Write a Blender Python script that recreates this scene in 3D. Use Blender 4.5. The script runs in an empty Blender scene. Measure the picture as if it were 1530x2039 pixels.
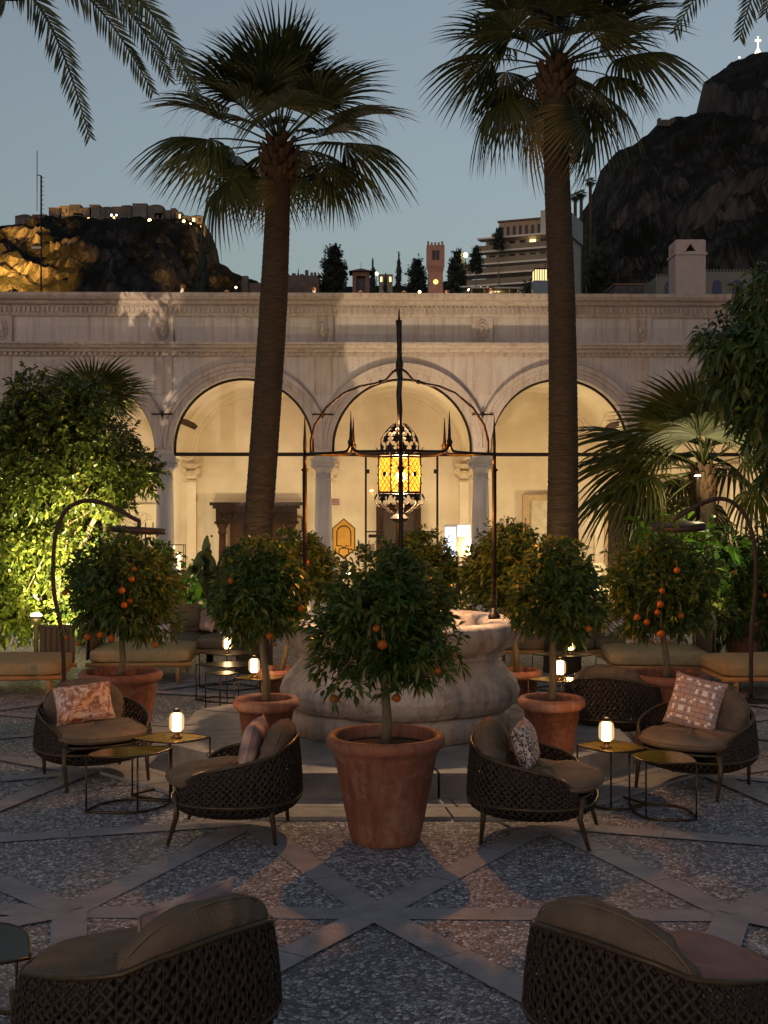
import bpy, bmesh, math, random
import numpy as np
from mathutils import Vector, Matrix, Euler
PI = math.pi
sc = bpy.context.scene
C = sc.collection
F, HZ, CX, CH = 2450.0, 990.0, 765.0, 2.27      # focal length and horizon of the photo in pixels, eye height in metres
def P(px, py, D): return Vector(((px-CX)*D/F, D, CH-(py-HZ)*D/F))
def G(px, py, z=0.0):
    D = (CH-z)*F/(py-HZ); return Vector(((px-CX)*D/F, D, z))
R = math.radians

# ------------------------------------------------------------ materials
MATS = {}
def _mat(name):
    m = bpy.data.materials.new(name); m.use_nodes = True
    nt = m.node_tree; b = nt.nodes['Principled BSDF']
    return m, nt, b
def nd(nt, t, **kw):
    n = nt.nodes.new(t)
    for k, v in kw.items():
        if k in n.inputs: n.inputs[k].default_value = v
        else: setattr(n, k, v)
    return n
def ramp(nt, fac, stops):
    r = nt.nodes.new('ShaderNodeValToRGB'); e = r.color_ramp.elements
    while len(e) < len(stops): e.new(0.5)
    for i, (p, c) in enumerate(stops):
        e[i].position = p; e[i].color = (*c, 1) if len(c) == 3 else c
    nt.links.new(fac, r.inputs[0]); return r.outputs[0]
def mixc(nt, f, a, b, mode='MIX'):
    m = nt.nodes.new('ShaderNodeMix'); m.data_type = 'RGBA'; m.blend_type = mode
    for s, v in ((0, f), (6, a), (7, b)):
        if hasattr(v, 'links') or isinstance(v, bpy.types.NodeSocket): nt.links.new(v, m.inputs[s])
        else: m.inputs[s].default_value = v if s == 0 else ((*v, 1) if len(v) == 3 else v)
    return m.outputs[2]
def M(name, col, col2=None, rough=.7, metal=0.0, scale=6.0, bump=0.0, bscale=None, stops=(.35, .7), detail=6, spec=.2, stretch=(1,1,1)):
    if name in MATS: return MATS[name]
    m, nt, b = _mat(name)
    col2 = col2 or tuple(c*.72 for c in col)
    tc = nd(nt, 'ShaderNodeTexCoord'); mp = nd(nt, 'ShaderNodeMapping'); mp.inputs['Scale'].default_value = stretch
    nt.links.new(tc.outputs['Object'], mp.inputs[0])
    n = nd(nt, 'ShaderNodeTexNoise', Scale=scale, Detail=detail, Roughness=.6)
    nt.links.new(mp.outputs[0], n.inputs['Vector'])
    nt.links.new(ramp(nt, n.outputs['Fac'], [(stops[0], col2), (stops[1], col)]), b.inputs['Base Color'])
    b.inputs['Roughness'].default_value = rough; b.inputs['Metallic'].default_value = metal
    b.inputs['Specular IOR Level'].default_value = spec
    if bump:
        n2 = nd(nt, 'ShaderNodeTexNoise', Scale=bscale or scale*6, Detail=5)
        nt.links.new(mp.outputs[0], n2.inputs['Vector'])
        bp = nd(nt, 'ShaderNodeBump', Strength=bump, Distance=.02)
        nt.links.new(n2.outputs['Fac'], bp.inputs['Height']); nt.links.new(bp.outputs[0], b.inputs['Normal'])
    MATS[name] = m; return m
def leafmat(name, a, b2, c=None, trans=.35, rough=.42):
    m, nt, b = _mat(name)
    g = nd(nt, 'ShaderNodeNewGeometry')
    st = [(0, a), (.6, b2)] + ([(1, c)] if c else [])
    col = ramp(nt, g.outputs['Random Per Island'], st)
    nt.links.new(col, b.inputs['Base Color']); b.inputs['Roughness'].default_value = rough
    b.inputs['Specular IOR Level'].default_value = .35
    t = nd(nt, 'ShaderNodeBsdfTranslucent'); nt.links.new(col, t.inputs[0])
    mx = nd(nt, 'ShaderNodeMixShader'); mx.inputs[0].default_value = trans
    nt.links.new(b.outputs[0], mx.inputs[1]); nt.links.new(t.outputs[0], mx.inputs[2])
    nt.links.new(mx.outputs[0], nt.nodes['Material Output'].inputs[0])
    MATS[name] = m; return m
def emit(name, col, s):
    m, nt, b = _mat(name); b.inputs['Base Color'].default_value = (*col, 1)
    b.inputs['Emission Color'].default_value = (*col, 1); b.inputs['Emission Strength'].default_value = s
    MATS[name] = m; return m
def glassmat(name, tint=(1,1,1), gloss=.08, rough=.03, em=None, es=0):
    m, nt, b = _mat(name); nt.nodes.remove(b)
    t = nd(nt, 'ShaderNodeBsdfTransparent'); t.inputs[0].default_value = (*tint, 1)
    g = nd(nt, 'ShaderNodeBsdfGlossy'); g.inputs['Roughness'].default_value = rough
    mx = nd(nt, 'ShaderNodeMixShader'); mx.inputs[0].default_value = gloss
    nt.links.new(t.outputs[0], mx.inputs[1]); nt.links.new(g.outputs[0], mx.inputs[2]); out = mx.outputs[0]
    if em:
        e = nd(nt, 'ShaderNodeEmission', Strength=es); e.inputs[0].default_value = (*em, 1)
        ad = nd(nt, 'ShaderNodeAddShader'); nt.links.new(out, ad.inputs[0]); nt.links.new(e.outputs[0], ad.inputs[1]); out = ad.outputs[0]
    nt.links.new(out, nt.nodes['Material Output'].inputs[0]); MATS[name] = m; return m

def stainmat(name, c1, c2, stain, rough=.85, sc1=1.1, sx=5, pos=(.30,.52), bloom=None):
    m, nt, b = _mat(name); tc = nd(nt, 'ShaderNodeTexCoord')
    n1 = nd(nt, 'ShaderNodeTexNoise', Scale=sc1, Detail=8, Roughness=.65); nt.links.new(tc.outputs['Object'], n1.inputs['Vector'])
    mp = nd(nt, 'ShaderNodeMapping'); mp.inputs['Scale'].default_value = (sx, sx, .35); nt.links.new(tc.outputs['Object'], mp.inputs[0])
    n2 = nd(nt, 'ShaderNodeTexNoise', Scale=2.4, Detail=7, Roughness=.7); nt.links.new(mp.outputs[0], n2.inputs['Vector'])
    a = ramp(nt, n1.outputs['Fac'], [(.3, c2), (.65, c1)]); s = ramp(nt, n2.outputs['Fac'], [(pos[0], stain), (pos[1], (1,1,1))])
    cc = mixc(nt, .8, a, s, 'MULTIPLY')
    if bloom:
        nb = nd(nt, 'ShaderNodeTexNoise', Scale=4.5, Detail=9, Roughness=.7, Distortion=.6); nt.links.new(tc.outputs['Object'], nb.inputs['Vector'])
        cc = mixc(nt, ramp(nt, nb.outputs['Fac'], [(.50, (0,0,0)), (.72, (.55,.55,.55))]), cc, bloom)
    nt.links.new(cc, b.inputs['Base Color']); b.inputs['Roughness'].default_value = rough
    n3 = nd(nt, 'ShaderNodeTexNoise', Scale=25.0, Detail=6); nt.links.new(tc.outputs['Object'], n3.inputs['Vector'])
    bp = nd(nt, 'ShaderNodeBump', Strength=.35, Distance=.02); nt.links.new(n3.outputs['Fac'], bp.inputs['Height']); nt.links.new(bp.outputs[0], b.inputs['Normal']); return m
# ------------------------------------------------------------ mesh builder
class MB:
    def __init__(s): s.v = []; s.f = []; s.sm = []
    def add(s, vs, fs, smooth=False):
        k = len(s.v); s.v += [tuple(v) for v in vs]
        s.f += [tuple(i+k for i in f) for f in fs]; s.sm += [smooth]*len(fs); return s
    def box(s, x0, x1, y0, y1, z0, z1, mt=None):
        vs = [Vector((x, y, z)) for x in (x0, x1) for y in (y0, y1) for z in (z0, z1)]
        if mt: vs = [mt @ v for v in vs]
        return s.add(vs, [(0,1,3,2), (4,6,7,5), (0,4,5,1), (2,3,7,6), (0,2,6,4), (1,5,7,3)])
    def tube(s, pts, r, n=8, caps=True, smooth=True, flat=1.0, up=None):
        pts = [Vector(p) for p in pts]; m = len(pts)
        rs = r if hasattr(r, '__len__') else [r]*m
        k = len(s.v); nrm = None
        for i, p in enumerate(pts):
            t = (pts[min(i+1, m-1)]-pts[max(i-1, 0)]).normalized()
            if nrm is None:
                a = Vector(up) if up else (Vector((0,0,1)) if abs(t.z) < .9 else Vector((1,0,0)))
                nrm = (a - t*a.dot(t)).normalized()
            else: nrm = (nrm - t*nrm.dot(t)).normalized()
            bn = t.cross(nrm)
            for j in range(n):
                q = 2*PI*j/n; s.v.append(tuple(p + nrm*math.cos(q)*rs[i]*flat + bn*math.sin(q)*rs[i]))
        for i in range(m-1):
            for j in range(n):
                a, b = k+i*n+j, k+i*n+(j+1) % n
                s.f.append((a, b, b+n, a+n)); s.sm.append(smooth)
        if caps:
            s.f.append(tuple(k+j for j in reversed(range(n)))); s.sm.append(False)
            s.f.append(tuple(k+(m-1)*n+j for j in range(n))); s.sm.append(False)
        return s
    def lathe(s, prof, n=32, c=(0,0), caps=True, smooth=True, rf=None):
        k = len(s.v); m = len(prof)
        for (r, z) in prof:
            for j in range(n):
                q = 2*PI*j/n; rr = r*(rf(q, z) if rf else 1)
                s.v.append((c[0]+rr*math.cos(q), c[1]+rr*math.sin(q), z))
        for i in range(m-1):
            for j in range(n):
                a, b = k+i*n+j, k+i*n+(j+1) % n
                s.f.append((a, b, b+n, a+n)); s.sm.append(smooth)
        if caps:
            s.f.append(tuple(k+j for j in reversed(range(n)))); s.sm.append(False)
            s.f.append(tuple(k+(m-1)*n+j for j in range(n))); s.sm.append(False)
        return s
    def sph(s, c, r, n=10, sq=(1,1,1)):
        pr = [(r*math.sin(PI*i/n)*1.0, -r*math.cos(PI*i/n)) for i in range(n+1)]
        k = len(s.v); s.lathe([(max(a, 1e-4), b) for a, b in pr], n=max(8, n), caps=False)
        for i in range(k, len(s.v)):
            v = s.v[i]; s.v[i] = (c[0]+v[0]*sq[0], c[1]+v[1]*sq[1], c[2]+v[2]*sq[2])
        return s
    def prism(s, poly, z0, z1):
        n = len(poly); k = len(s.v)
        s.v += [(x, y, z0) for x, y in poly] + [(x, y, z1) for x, y in poly]
        fs = [tuple(k+i for i in reversed(range(n))), tuple(k+n+i for i in range(n))]
        fs += [(k+i, k+(i+1) % n, k+n+(i+1) % n, k+n+i) for i in range(n)]
        s.f += fs; s.sm += [False]*len(fs); return s
    def grid(s, fn, nu, nv, smooth=True, closeu=False):
        k = len(s.v)
        for j in range(nv+1):
            for i in range(nu+(0 if closeu else 1)): s.v.append(tuple(fn(i/nu, j/nv)))
        w = nu if closeu else nu+1
        for j in range(nv):
            for i in range(nu):
                a = k+j*w+i; b = k+j*w+(i+1) % w
                s.f.append((a, b, b+w, a+w)); s.sm.append(smooth)
        return s
    def xf(s, mt):
        s.v = [tuple(mt @ Vector(v)) for v in s.v]; return s
    def mesh(s, name, mat):
        me = bpy.data.meshes.new(name); me.from_pydata(s.v, [], s.f)
        me.polygons.foreach_set('use_smooth', s.sm)
        if mat: me.materials.append(mat)
        me.update(); return me
    def build(s, name, mat, parent=None): return link(name, s.mesh(name, mat), parent)
def link(name, me, parent=None):
    o = bpy.data.objects.new(name, me); C.objects.link(o)
    if parent: o.parent = parent
    return o
def tag(o, label=None, cat=None, group=None, kind=None):
    if label: o['label'] = label
    if cat: o['category'] = cat
    if group: o['group'] = group
    if kind: o['kind'] = kind
    return o
def thing(name, label, cat, loc=(0,0,0), rz=0, group=None):
    o = bpy.data.objects.new(name, None); C.objects.link(o)
    o.empty_display_size = .2; o.location = loc; o.rotation_euler = (0,0,rz)
    return tag(o, label, cat, group)
CHILD = {}
def kids(o): return [c for c in C.objects if c.parent == o]
def dup(o, label=None, loc=None, rz=None, parent=None):
    c = o.copy(); C.objects.link(c)
    if parent: c.parent = parent
    if label: c['label'] = label
    if loc is not None: c.location = loc
    if rz is not None: c.rotation_euler = (0,0,rz)
    for ch in kids(o): dup(ch, parent=c)
    return c
def rbox(x0, x1, y0, y1, z0, z1, bev=.03, seg=3, puff=0.0, name='b', mat=None):
    bm = bmesh.new(); bmesh.ops.create_cube(bm, size=1)
    for v in bm.verts:
        v.co = Vector((x0+(v.co.x+.5)*(x1-x0), y0+(v.co.y+.5)*(y1-y0), z0+(v.co.z+.5)*(z1-z0)))
    if puff:
        bmesh.ops.subdivide_edges(bm, edges=bm.edges[:], cuts=7, use_grid_fill=True)
        cx, cy, cz = (x0+x1)/2, (y0+y1)/2, (z0+z1)/2
        hx, hy, hz = (x1-x0)/2, (y1-y0)/2, (z1-z0)/2
        for v in bm.verts:
            a, b2, c = (v.co.x-cx)/hx, (v.co.y-cy)/hy, (v.co.z-cz)/hz
            rr = bev
            q = []
            for t, h in ((a, hx), (b2, hy), (c, hz)): q.append(max(0, abs(t)*h-(h-rr)))
            L = math.sqrt(sum(t*t for t in q))
            if L > rr:
                k = rr/L
                v.co = Vector([cc+math.copysign((h-rr)+qq*k, t) if qq > 0 else cc+t*h for cc, h, t, qq in ((cx,hx,a,q[0]), (cy,hy,b2,q[1]), (cz,hz,c,q[2]))])
            e = (1-a*a)*(1-b2*b2)
            v.co.z += math.copysign(puff*max(e, 0)**.7, c) * (1 if abs(c) > .5 else abs(c))
            v.co.z += .004*math.sin(v.co.x*23+v.co.y*11)
    else:
        bmesh.ops.bevel(bm, geom=bm.edges[:], offset=bev, segments=seg, affect='EDGES')
    me = bpy.data.meshes.new(name); bm.to_mesh(me); bm.free()
    me.polygons.foreach_set('use_smooth', [True]*len(me.polygons))
    if mat: me.materials.append(mat)
    return me

# ------------------------------------------------------------ leaves (vectorised)
def leaf_arrays(pos, d, nrm, L, W, droop=.25, fold=.25):
    d = d/np.linalg.norm(d, axis=1)[:, None]
    s = np.cross(d, nrm); s /= (np.linalg.norm(s, axis=1)[:, None]+1e-9); u = np.cross(s, d)
    L = L[:, None]; W = W[:, None]
    base = pos; mid = pos+d*L*.5-np.array([0,0,1.])*L*droop*.2
    tip = pos+d*L-np.array([0,0,1.])*L*droop
    l = mid+s*W+u*W*fold; r = mid-s*W+u*W*fold
    V = np.stack([base, l, mid, r, tip], 1).reshape(-1, 3)
    n = len(pos); k = np.arange(n)[:, None]*5
    T = np.concatenate([k+np.array([[0,2,1]]), k+np.array([[1,2,4]]), k+np.array([[0,3,2]]), k+np.array([[2,3,4]])], 0)
    return V, T
def tri_mesh(name, V, T, mat):
    me = bpy.data.meshes.new(name)
    me.vertices.add(len(V)); me.vertices.foreach_set('co', V.astype(np.float32).ravel())
    me.loops.add(len(T)*3); me.loops.foreach_set('vertex_index', T.astype(np.int32).ravel())
    me.polygons.add(len(T)); me.polygons.foreach_set('loop_start', np.arange(0, len(T)*3, 3, dtype=np.int32))
    me.update(calc_edges=True); me.validate()
    if mat: me.materials.append(mat)
    return me
def blob_crown(name, blobs, mat, sprigs, per=8, L=.075, W=.013, seed=1, shell=.55, droop=.3, spread=.9, upb=.25):
    """sprigs of leaves spread through the volume of overlapping clumps"""
    rg = np.random.default_rng(seed)
    vol = np.array([b[3]*b[4]*b[5] for b in blobs])**.75; pr = vol/vol.sum()
    idx = rg.choice(len(blobs), sprigs, p=pr); B = np.array(blobs, float)[idx]
    dv = rg.normal(size=(sprigs, 3)); dv /= np.linalg.norm(dv, axis=1)[:, None]
    rad = shell+(1-shell)*rg.random(sprigs)**.8
    rad *= 1+.10*np.sin(dv[:,0]*7+B[:,0]*9)+.10*np.sin(dv[:,2]*8+B[:,2]*5)
    cen = B[:, :3]+dv*B[:, 3:6]*rad[:, None]
    out = dv/B[:, 3:6]; out /= np.linalg.norm(out, axis=1)[:, None]
    out = out+rg.normal(size=(sprigs, 3))*.35+np.array([0,0,upb]); out /= np.linalg.norm(out, axis=1)[:, None]
    n = sprigs*per
    o = np.repeat(out, per, 0); c = np.repeat(cen, per, 0)
    t = np.tile(np.arange(per)/per, sprigs)[:, None]
    side = rg.normal(size=(n, 3)); side -= o*(side*o).sum(1)[:, None]; side /= np.linalg.norm(side, axis=1)[:, None]
    d = o*(.35+.8*t)+side*spread*(1.1-.5*t)
    pos = c+o*L*1.2*t
    Ls = L*(.65+.6*rg.random(n)); Ws = W*(.7+.6*rg.random(n))
    V, T = leaf_arrays(pos, d, o+side*.2, Ls, Ws, droop=droop)
    return tri_mesh(name, V, T, mat), cen

# ------------------------------------------------------------ camera, sky, light
cam = bpy.data.cameras.new('camera'); co = bpy.data.objects.new('camera', cam); C.objects.link(co)
co.location = (0, 0, CH); co.rotation_euler = (R(90), 0, 0)
cam.sensor_fit = 'HORIZONTAL'; cam.sensor_width = 36; cam.lens = 36*F/1530
cam.shift_y = -(2039/2-HZ)/1530; cam.clip_end = 6000; cam.clip_start = .1
sc.camera = co
w = bpy.data.worlds.new('World'); sc.world = w; w.use_nodes = True
nt = w.node_tree; bg = nt.nodes['Background']
sky = nt.nodes.new('ShaderNodeTexSky'); sky.sky_type = 'NISHITA'; sky.sun_disc = False
sky.sun_elevation = R(3.0); sky.sun_rotation = R(200); sky.air_density = 1.2; sky.dust_density = 1.5; sky.ozone_density = 2.5
hs = nt.nodes.new('ShaderNodeHueSaturation'); hs.inputs['Saturation'].default_value = .52
nt.links.new(sky.outputs[0], hs.inputs['Color'])
tint = mixc(nt, 1.0, hs.outputs[0], (.985, 1.0, 1.0), 'MULTIPLY')
nt.links.new(tint, bg.inputs[0]); bg.inputs[1].default_value = .143
sd = bpy.data.lights.new('sun', 'SUN'); sd.energy = .05; sd.angle = R(20); sd.color = (1, .78, .7)
so = bpy.data.objects.new('sun', sd); C.objects.link(so); so.rotation_euler = (R(70), 0, R(-20))
sc.view_settings.view_transform = 'Standard'; sc.view_settings.look = 'None'
sc.view_settings.exposure = .83; sc.view_settings.gamma = 1
cy = sc.cycles
cy.max_bounces = 5; cy.diffuse_bounces = 3; cy.glossy_bounces = 2; cy.transmission_bounces = 3; cy.transparent_max_bounces = 10
cy.use_denoising = True; cy.sample_clamp_indirect = 4; cy.sample_clamp_direct = 0; cy.caustics_reflective = False; cy.caustics_refractive = False
def lamp(name, loc, e, col, r=.05, kind='POINT', size=None, rot=None, spot=None, blend=.5, target=None):
    l = bpy.data.lights.new(name, kind); l.energy = e; l.color = col
    if kind == 'AREA': l.shape = 'RECTANGLE'; l.size, l.size_y = size
    else: l.shadow_soft_size = r
    if kind == 'SPOT': l.spot_size = R(spot); l.spot_blend = blend
    o = bpy.data.objects.new(name, l); C.objects.link(o); o.location = loc
    if rot: o.rotation_euler = rot
    if target is not None: o.rotation_euler = (Vector(target)-Vector(loc)).to_track_quat('-Z', 'Y').to_euler()
    return o
WARM = (1, .62, .28)
LANTERN_W, SHRUB_W, ROOM_W, FLOOD_W, CLIFF_W, VILL, TOWER_W = 235, 165, 68, 360, 1.2e7, .14, 230
# ============================================================ THE GROUND
def ground_mat():
    m, nt, b = _mat('pebble_mosaic')
    tc = nd(nt, 'ShaderNodeTexCoord')
    nz = nd(nt, 'ShaderNodeTexNoise', Scale=1.6, Detail=2)
    nt.links.new(tc.outputs['Object'], nz.inputs['Vector'])
    ad = nd(nt, 'ShaderNodeVectorMath', operation='MULTIPLY_ADD')
    nt.links.new(nz.outputs['Color'], ad.inputs[0]); ad.inputs[1].default_value = (.10, .10, 0); nt.links.new(tc.outputs['Object'], ad.inputs[2])
    def layer(rot):
        mp = nd(nt, 'ShaderNodeMapping'); mp.inputs['Rotation'].default_value = (0, 0, rot)
        nt.links.new(ad.outputs[0], mp.inputs[0])
        m2 = nd(nt, 'ShaderNodeMapping'); m2.inputs['Scale'].default_value = (1.0, .66, .01); nt.links.new(mp.outputs[0], m2.inputs[0])
        v = nd(nt, 'ShaderNodeTexVoronoi', feature='F1', Scale=46.0, Randomness=.95)
        e = nd(nt, 'ShaderNodeTexVoronoi', feature='DISTANCE_TO_EDGE', Scale=46.0, Randomness=.95)
        nt.links.new(m2.outputs[0], v.inputs['Vector']); nt.links.new(m2.outputs[0], e.inputs['Vector'])
        return v, e
    v1, e1 = layer(.5); v2, e2 = layer(-.9)
    sel = nd(nt, 'ShaderNodeTexVoronoi', feature='F1', Scale=3.2, Randomness=1.0)
    nt.links.new(tc.outputs['Object'], sel.inputs['Vector'])
    th = nd(nt, 'ShaderNodeMath', operation='GREATER_THAN'); th.inputs[1].default_value = .5
    sp = nd(nt, 'ShaderNodeSeparateColor'); nt.links.new(sel.outputs['Color'], sp.inputs[0]); nt.links.new(sp.outputs[0], th.inputs[0])
    vc = mixc(nt, th.outputs[0], v1.outputs['Color'], v2.outputs['Color'])
    me = nd(nt, 'ShaderNodeMix'); me.data_type = 'FLOAT'
    nt.links.new(th.outputs[0], me.inputs[0]); nt.links.new(e1.outputs['Distance'], me.inputs[2]); nt.links.new(e2.outputs['Distance'], me.inputs[3])
    s2 = nd(nt, 'ShaderNodeSeparateColor'); nt.links.new(vc, s2.inputs[0])
    peb = ramp(nt, s2.outputs[0], [(0, (.17,.158,.18)), (.3, (.31,.29,.315)), (.65, (.50,.47,.50)), (1, (.82,.78,.80))])
    lg = nd(nt, 'ShaderNodeTexNoise', Scale=.9, Detail=4); nt.links.new(tc.outputs['Object'], lg.inputs['Vector'])
    dirt = ramp(nt, lg.outputs['Fac'], [(.3, (.62,.6,.6)), (.7, (1,1,1))])
    peb = mixc(nt, 1.0, peb, dirt, 'MULTIPLY')
    md = nd(nt, 'ShaderNodeMix'); md.data_type = 'FLOAT'
    nt.links.new(th.outputs[0], md.inputs[0]); nt.links.new(v1.outputs['Distance'], md.inputs[2]); nt.links.new(v2.outputs['Distance'], md.inputs[3])
    rnd = ramp(nt, md.outputs[0], [(.62, (1,1,1)), (.82, (0,0,0))])
    edge = ramp(nt, me.outputs[0], [(.025, (0,0,0)), (.11, (1,1,1))])
    edge = mixc(nt, 1.0, edge, rnd, 'MULTIPLY'); col = mixc(nt, edge, (.09,.084,.096), peb)
    nt.links.new(col, b.inputs['Base Color']); b.inputs['Roughness'].default_value = .55; b.inputs['Specular IOR Level'].default_value = .3
    bp = nd(nt, 'ShaderNodeBump', Strength=.6, Distance=.012)
    hh = ramp(nt, me.outputs[0], [(.0, (0,0,0)), (.3, (1,1,1))]); nt.links.new(hh, bp.inputs['Height'])
    nt.links.new(bp.outputs[0], b.inputs['Normal']); return m
gm = MB()
gm.add([(-3000,-300,0), (3000,-300,0), (3000,4000,0), (-3000,4000,0)], [(0,1,2,3)])
tag(gm.build('ground', ground_mat()), kind='structure')
STONE = M('grey_paving_stone', (.34,.31,.325), (.24,.22,.23), rough=.6, scale=5.0, bump=.45, bscale=40)
SLAB = M('worn_step_stone', (.36,.32,.30), (.22,.195,.19), rough=.65, scale=4.0, bump=.4, bscale=22)
WX, WY = .14, 11.1
def rotw(p, a):
    x, y = p[0]-WX, p[1]-WY; return (WX+x*math.cos(a)-y*math.sin(a), WY+x*math.sin(a)+y*math.cos(a))
segs = [((-1.72,6.72), (-.055,6.70)), ((-.055,6.70), (1.89,6.66)), ((-.93,8.58), (-.055,6.70)), ((-.93,8.58), (-1.72,6.72)),
        ((1.12,8.50), (-.055,6.70)), ((1.12,8.50), (1.89,6.66)), ((-1.72,6.72), (-3.4,6.9)), ((1.89,6.66), (3.6,6.9)),
        ((-.93,8.58), (-3.3,7.95)), ((1.12,8.5), (3.4,7.8)), ((-1.72,6.72), (-2.9,7.85)), ((1.89,6.66), (3.1,7.9)),
        ((-.055,6.70), (1.15,4.85)), ((-.055,6.70), (-1.25,4.85)), ((-1.72,6.72), (-1.25,4.85)), ((-1.72,6.72), (-3.3,5.7)),
        ((1.89,6.66), (1.15,4.85)), ((1.89,6.66), (3.4,5.6)), ((-3.0,4.9), (-1.25,4.85)), ((-1.25,4.85), (1.15,4.85)), ((1.15,4.85), (3.0,4.9)),
        ((1.15,4.85), (.0,3.0)), ((-1.25,4.85), (.0,3.0)), ((-1.25,4.85), (-2.4,3.0)), ((1.15,4.85), (2.4,3.0)), ((-2.4,3.0), (2.4,3.0))]
lay = 0
def band(mb, a, b, wd, z):
    a, b = Vector((*a, 0)), Vector((*b, 0)); t = (b-a).normalized(); n = Vector((-t.y, t.x, 0))*wd/2
    L = (b-a).length; k = max(1, int(L/.6)); g = .0035
    for i in range(k):
        p, q = a+t*(L*i/k+g), a+t*(L*(i+1)/k-g)
        j1, j2 = n*(1+.05*math.sin(i*7.3+a.x*5)), n*(1+.05*math.cos(i*4.1+a.y*3))
        pts = [p-j1, q-j2, q+j1, p+j2]
        mb.add([(v.x, v.y, z) for v in pts], [(0,1,2,3)])
bm_ = MB()
for a in (0, PI/2, PI, -PI/2):
    for i, (p, q) in enumerate(segs[:12] if a else segs):
        if a and i in (6, 7): continue
        pp, qq = rotw(p, a), rotw(q, a)
        band(bm_, pp, qq, .185, .004+.0006*(i+(3 if a else 0)*3))
tag(bm_.build('paving_bands', STONE), kind='structure')
def octa(ap, rot=PI/8): return [(WX+ap/math.cos(PI/8)*math.cos(rot+i*PI/4), WY+ap/math.cos(PI/8)*math.sin(rot+i*PI/4)) for i in range(8)]
# octagonal border slabs + step
bd = MB()
oo, oi = octa(2.47), octa(1.90)
for i in range(8):
    a0, a1, b0, b1 = Vector((*oo[i],0)), Vector((*oo[(i+1)%8],0)), Vector((*oi[i],0)), Vector((*oi[(i+1)%8],0))
    rows = 1
    n = 3
    for j in range(n):
        for (s0, s1, off) in ((0, .47, 0), (.49, 1, .5)):
            t0, t1 = (j+(0 if j == 0 else off*.3))/n+.004, min(1, (j+1+off*.3)/n)-.004 if j < n-1 else 1
            def q(t, s): return a0.lerp(a1, t).lerp(b0.lerp(b1, t), s)
            pts = [q(t0, s0), q(t1, s0), q(t1, s1), q(t0, s1)]
            bd.prism([(p.x, p.y) for p in pts], .0, .022+.003*((i*7+j*3) % 3))
tag(bd.build('well_border_paving', SLAB), kind='structure')
st = MB()
rg = random.Random(4)
oo = octa(1.95); oi = octa(1.35); oc = octa(.5)
for i in range(8):
    a0, a1, b0, b1 = [Vector((*p,0)) for p in (oo[i], oo[(i+1)%8], oi[i], oi[(i+1)%8])]
    for j in range(3):
        t0, t1 = j/3+.006, (j+1)/3-.006
        pts = [a0.lerp(a1, t0), a0.lerp(a1, t1), b0.lerp(b1, t1), b0.lerp(b1, t0)]
        st.prism([(p.x, p.y) for p in pts], .0, .212+rg.uniform(-.004, .006))
st.prism([(x, y) for x, y in octa(1.36)], 0, .206)
stp = thing('stone_step', 'octagonal grey stone step ringing the foot of the old well', 'step')
st.build('tread', SLAB, stp)

# ============================================================ THE WELL
WELLM = None
def wellmat():
    m, nt, b = _mat('weathered_pink_marble')
    tc = nd(nt, 'ShaderNodeTexCoord')
    n1 = nd(nt, 'ShaderNodeTexNoise', Scale=2.2, Detail=8, Roughness=.62); nt.links.new(tc.outputs['Object'], n1.inputs['Vector'])
    n2 = nd(nt, 'ShaderNodeTexNoise', Scale=11.0, Detail=8, Roughness=.7); nt.links.new(tc.outputs['Object'], n2.inputs['Vector'])
    base = ramp(nt, n1.outputs['Fac'], [(.3, (.30,.20,.16)), (.48, (.50,.39,.33)), (.72, (.66,.55,.48))])
    pits = ramp(nt, n2.outputs['Fac'], [(.30, (.62,.53,.48)), (.45, (1,1,1)), (.62, (1,.97,.95)), (.78, (.78,.66,.58))])
    mp = nd(nt, 'ShaderNodeMapping'); mp.inputs['Scale'].default_value = (6, 6, .5); nt.links.new(tc.outputs['Object'], mp.inputs[0])
    n4 = nd(nt, 'ShaderNodeTexNoise', Scale=1.6, Detail=8, Roughness=.7); nt.links.new(mp.outputs[0], n4.inputs['Vector'])
    base = mixc(nt, .75, base, ramp(nt, n4.outputs['Fac'], [(.34, (.55,.40,.33)), (.52, (1,1,1)), (.72, (.92,.86,.82))]), 'MULTIPLY')
    col = mixc(nt, 1.0, base, pits, 'MULTIPLY'); nt.links.new(col, b.inputs['Base Color']); b.inputs['Roughness'].default_value = .62
    bp = nd(nt, 'ShaderNodeBump', Strength=.9, Distance=.02); nt.links.new(n2.outputs['Fac'], bp.inputs['Height']); nt.links.new(bp.outputs[0], b.inputs['Normal'])
    return m
WELLM = wellmat()
well = thing('stone_well', 'big pink stone wellhead with bulging lobed sides under the iron canopy', 'well', (WX, WY, .212))
def lob(q, z):
    a = (q+PI/2) % (PI/3); a = min(a, PI/3-a)          # lobes centred on the front, creases between
    t = abs(a-0)/(PI/6)                                # 0 at lobe centre
    return 1.0+.0*t
def lobe(amp):
    def f(q, z):
        a = ((q+PI/2+PI/6) % (PI/3))/(PI/3)            # 0/1 at creases
        s = abs(math.sin(PI*a))**.45
        return 1-amp*(1-s)
    return f
prof = [(1.00,.0), (1.00,.16), (.985,.19), (.93,.195)]
mb = MB(); mb.lathe(prof, n=96, rf=lobe(.03)); mb.build('plinth', WELLM, well)
prof = []
for i in range(33):
    t = i/32; z = .19+t*.50
    # bulge then neck then flare
    r = [(0,.95), (.06,1.03), (.18,1.085), (.34,1.11), (.5,1.085), (.64,1.02), (.78,.95), (.9,.915), (1,.92)]
    for (a, ra), (b_, rb) in zip(r, r[1:]):
        if a <= t <= b_: k = (t-a)/(b_-a); k = k*k*(3-2*k)*.5+k*.5; rr = ra+(rb-ra)*k; break
    prof.append((rr, z))
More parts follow.
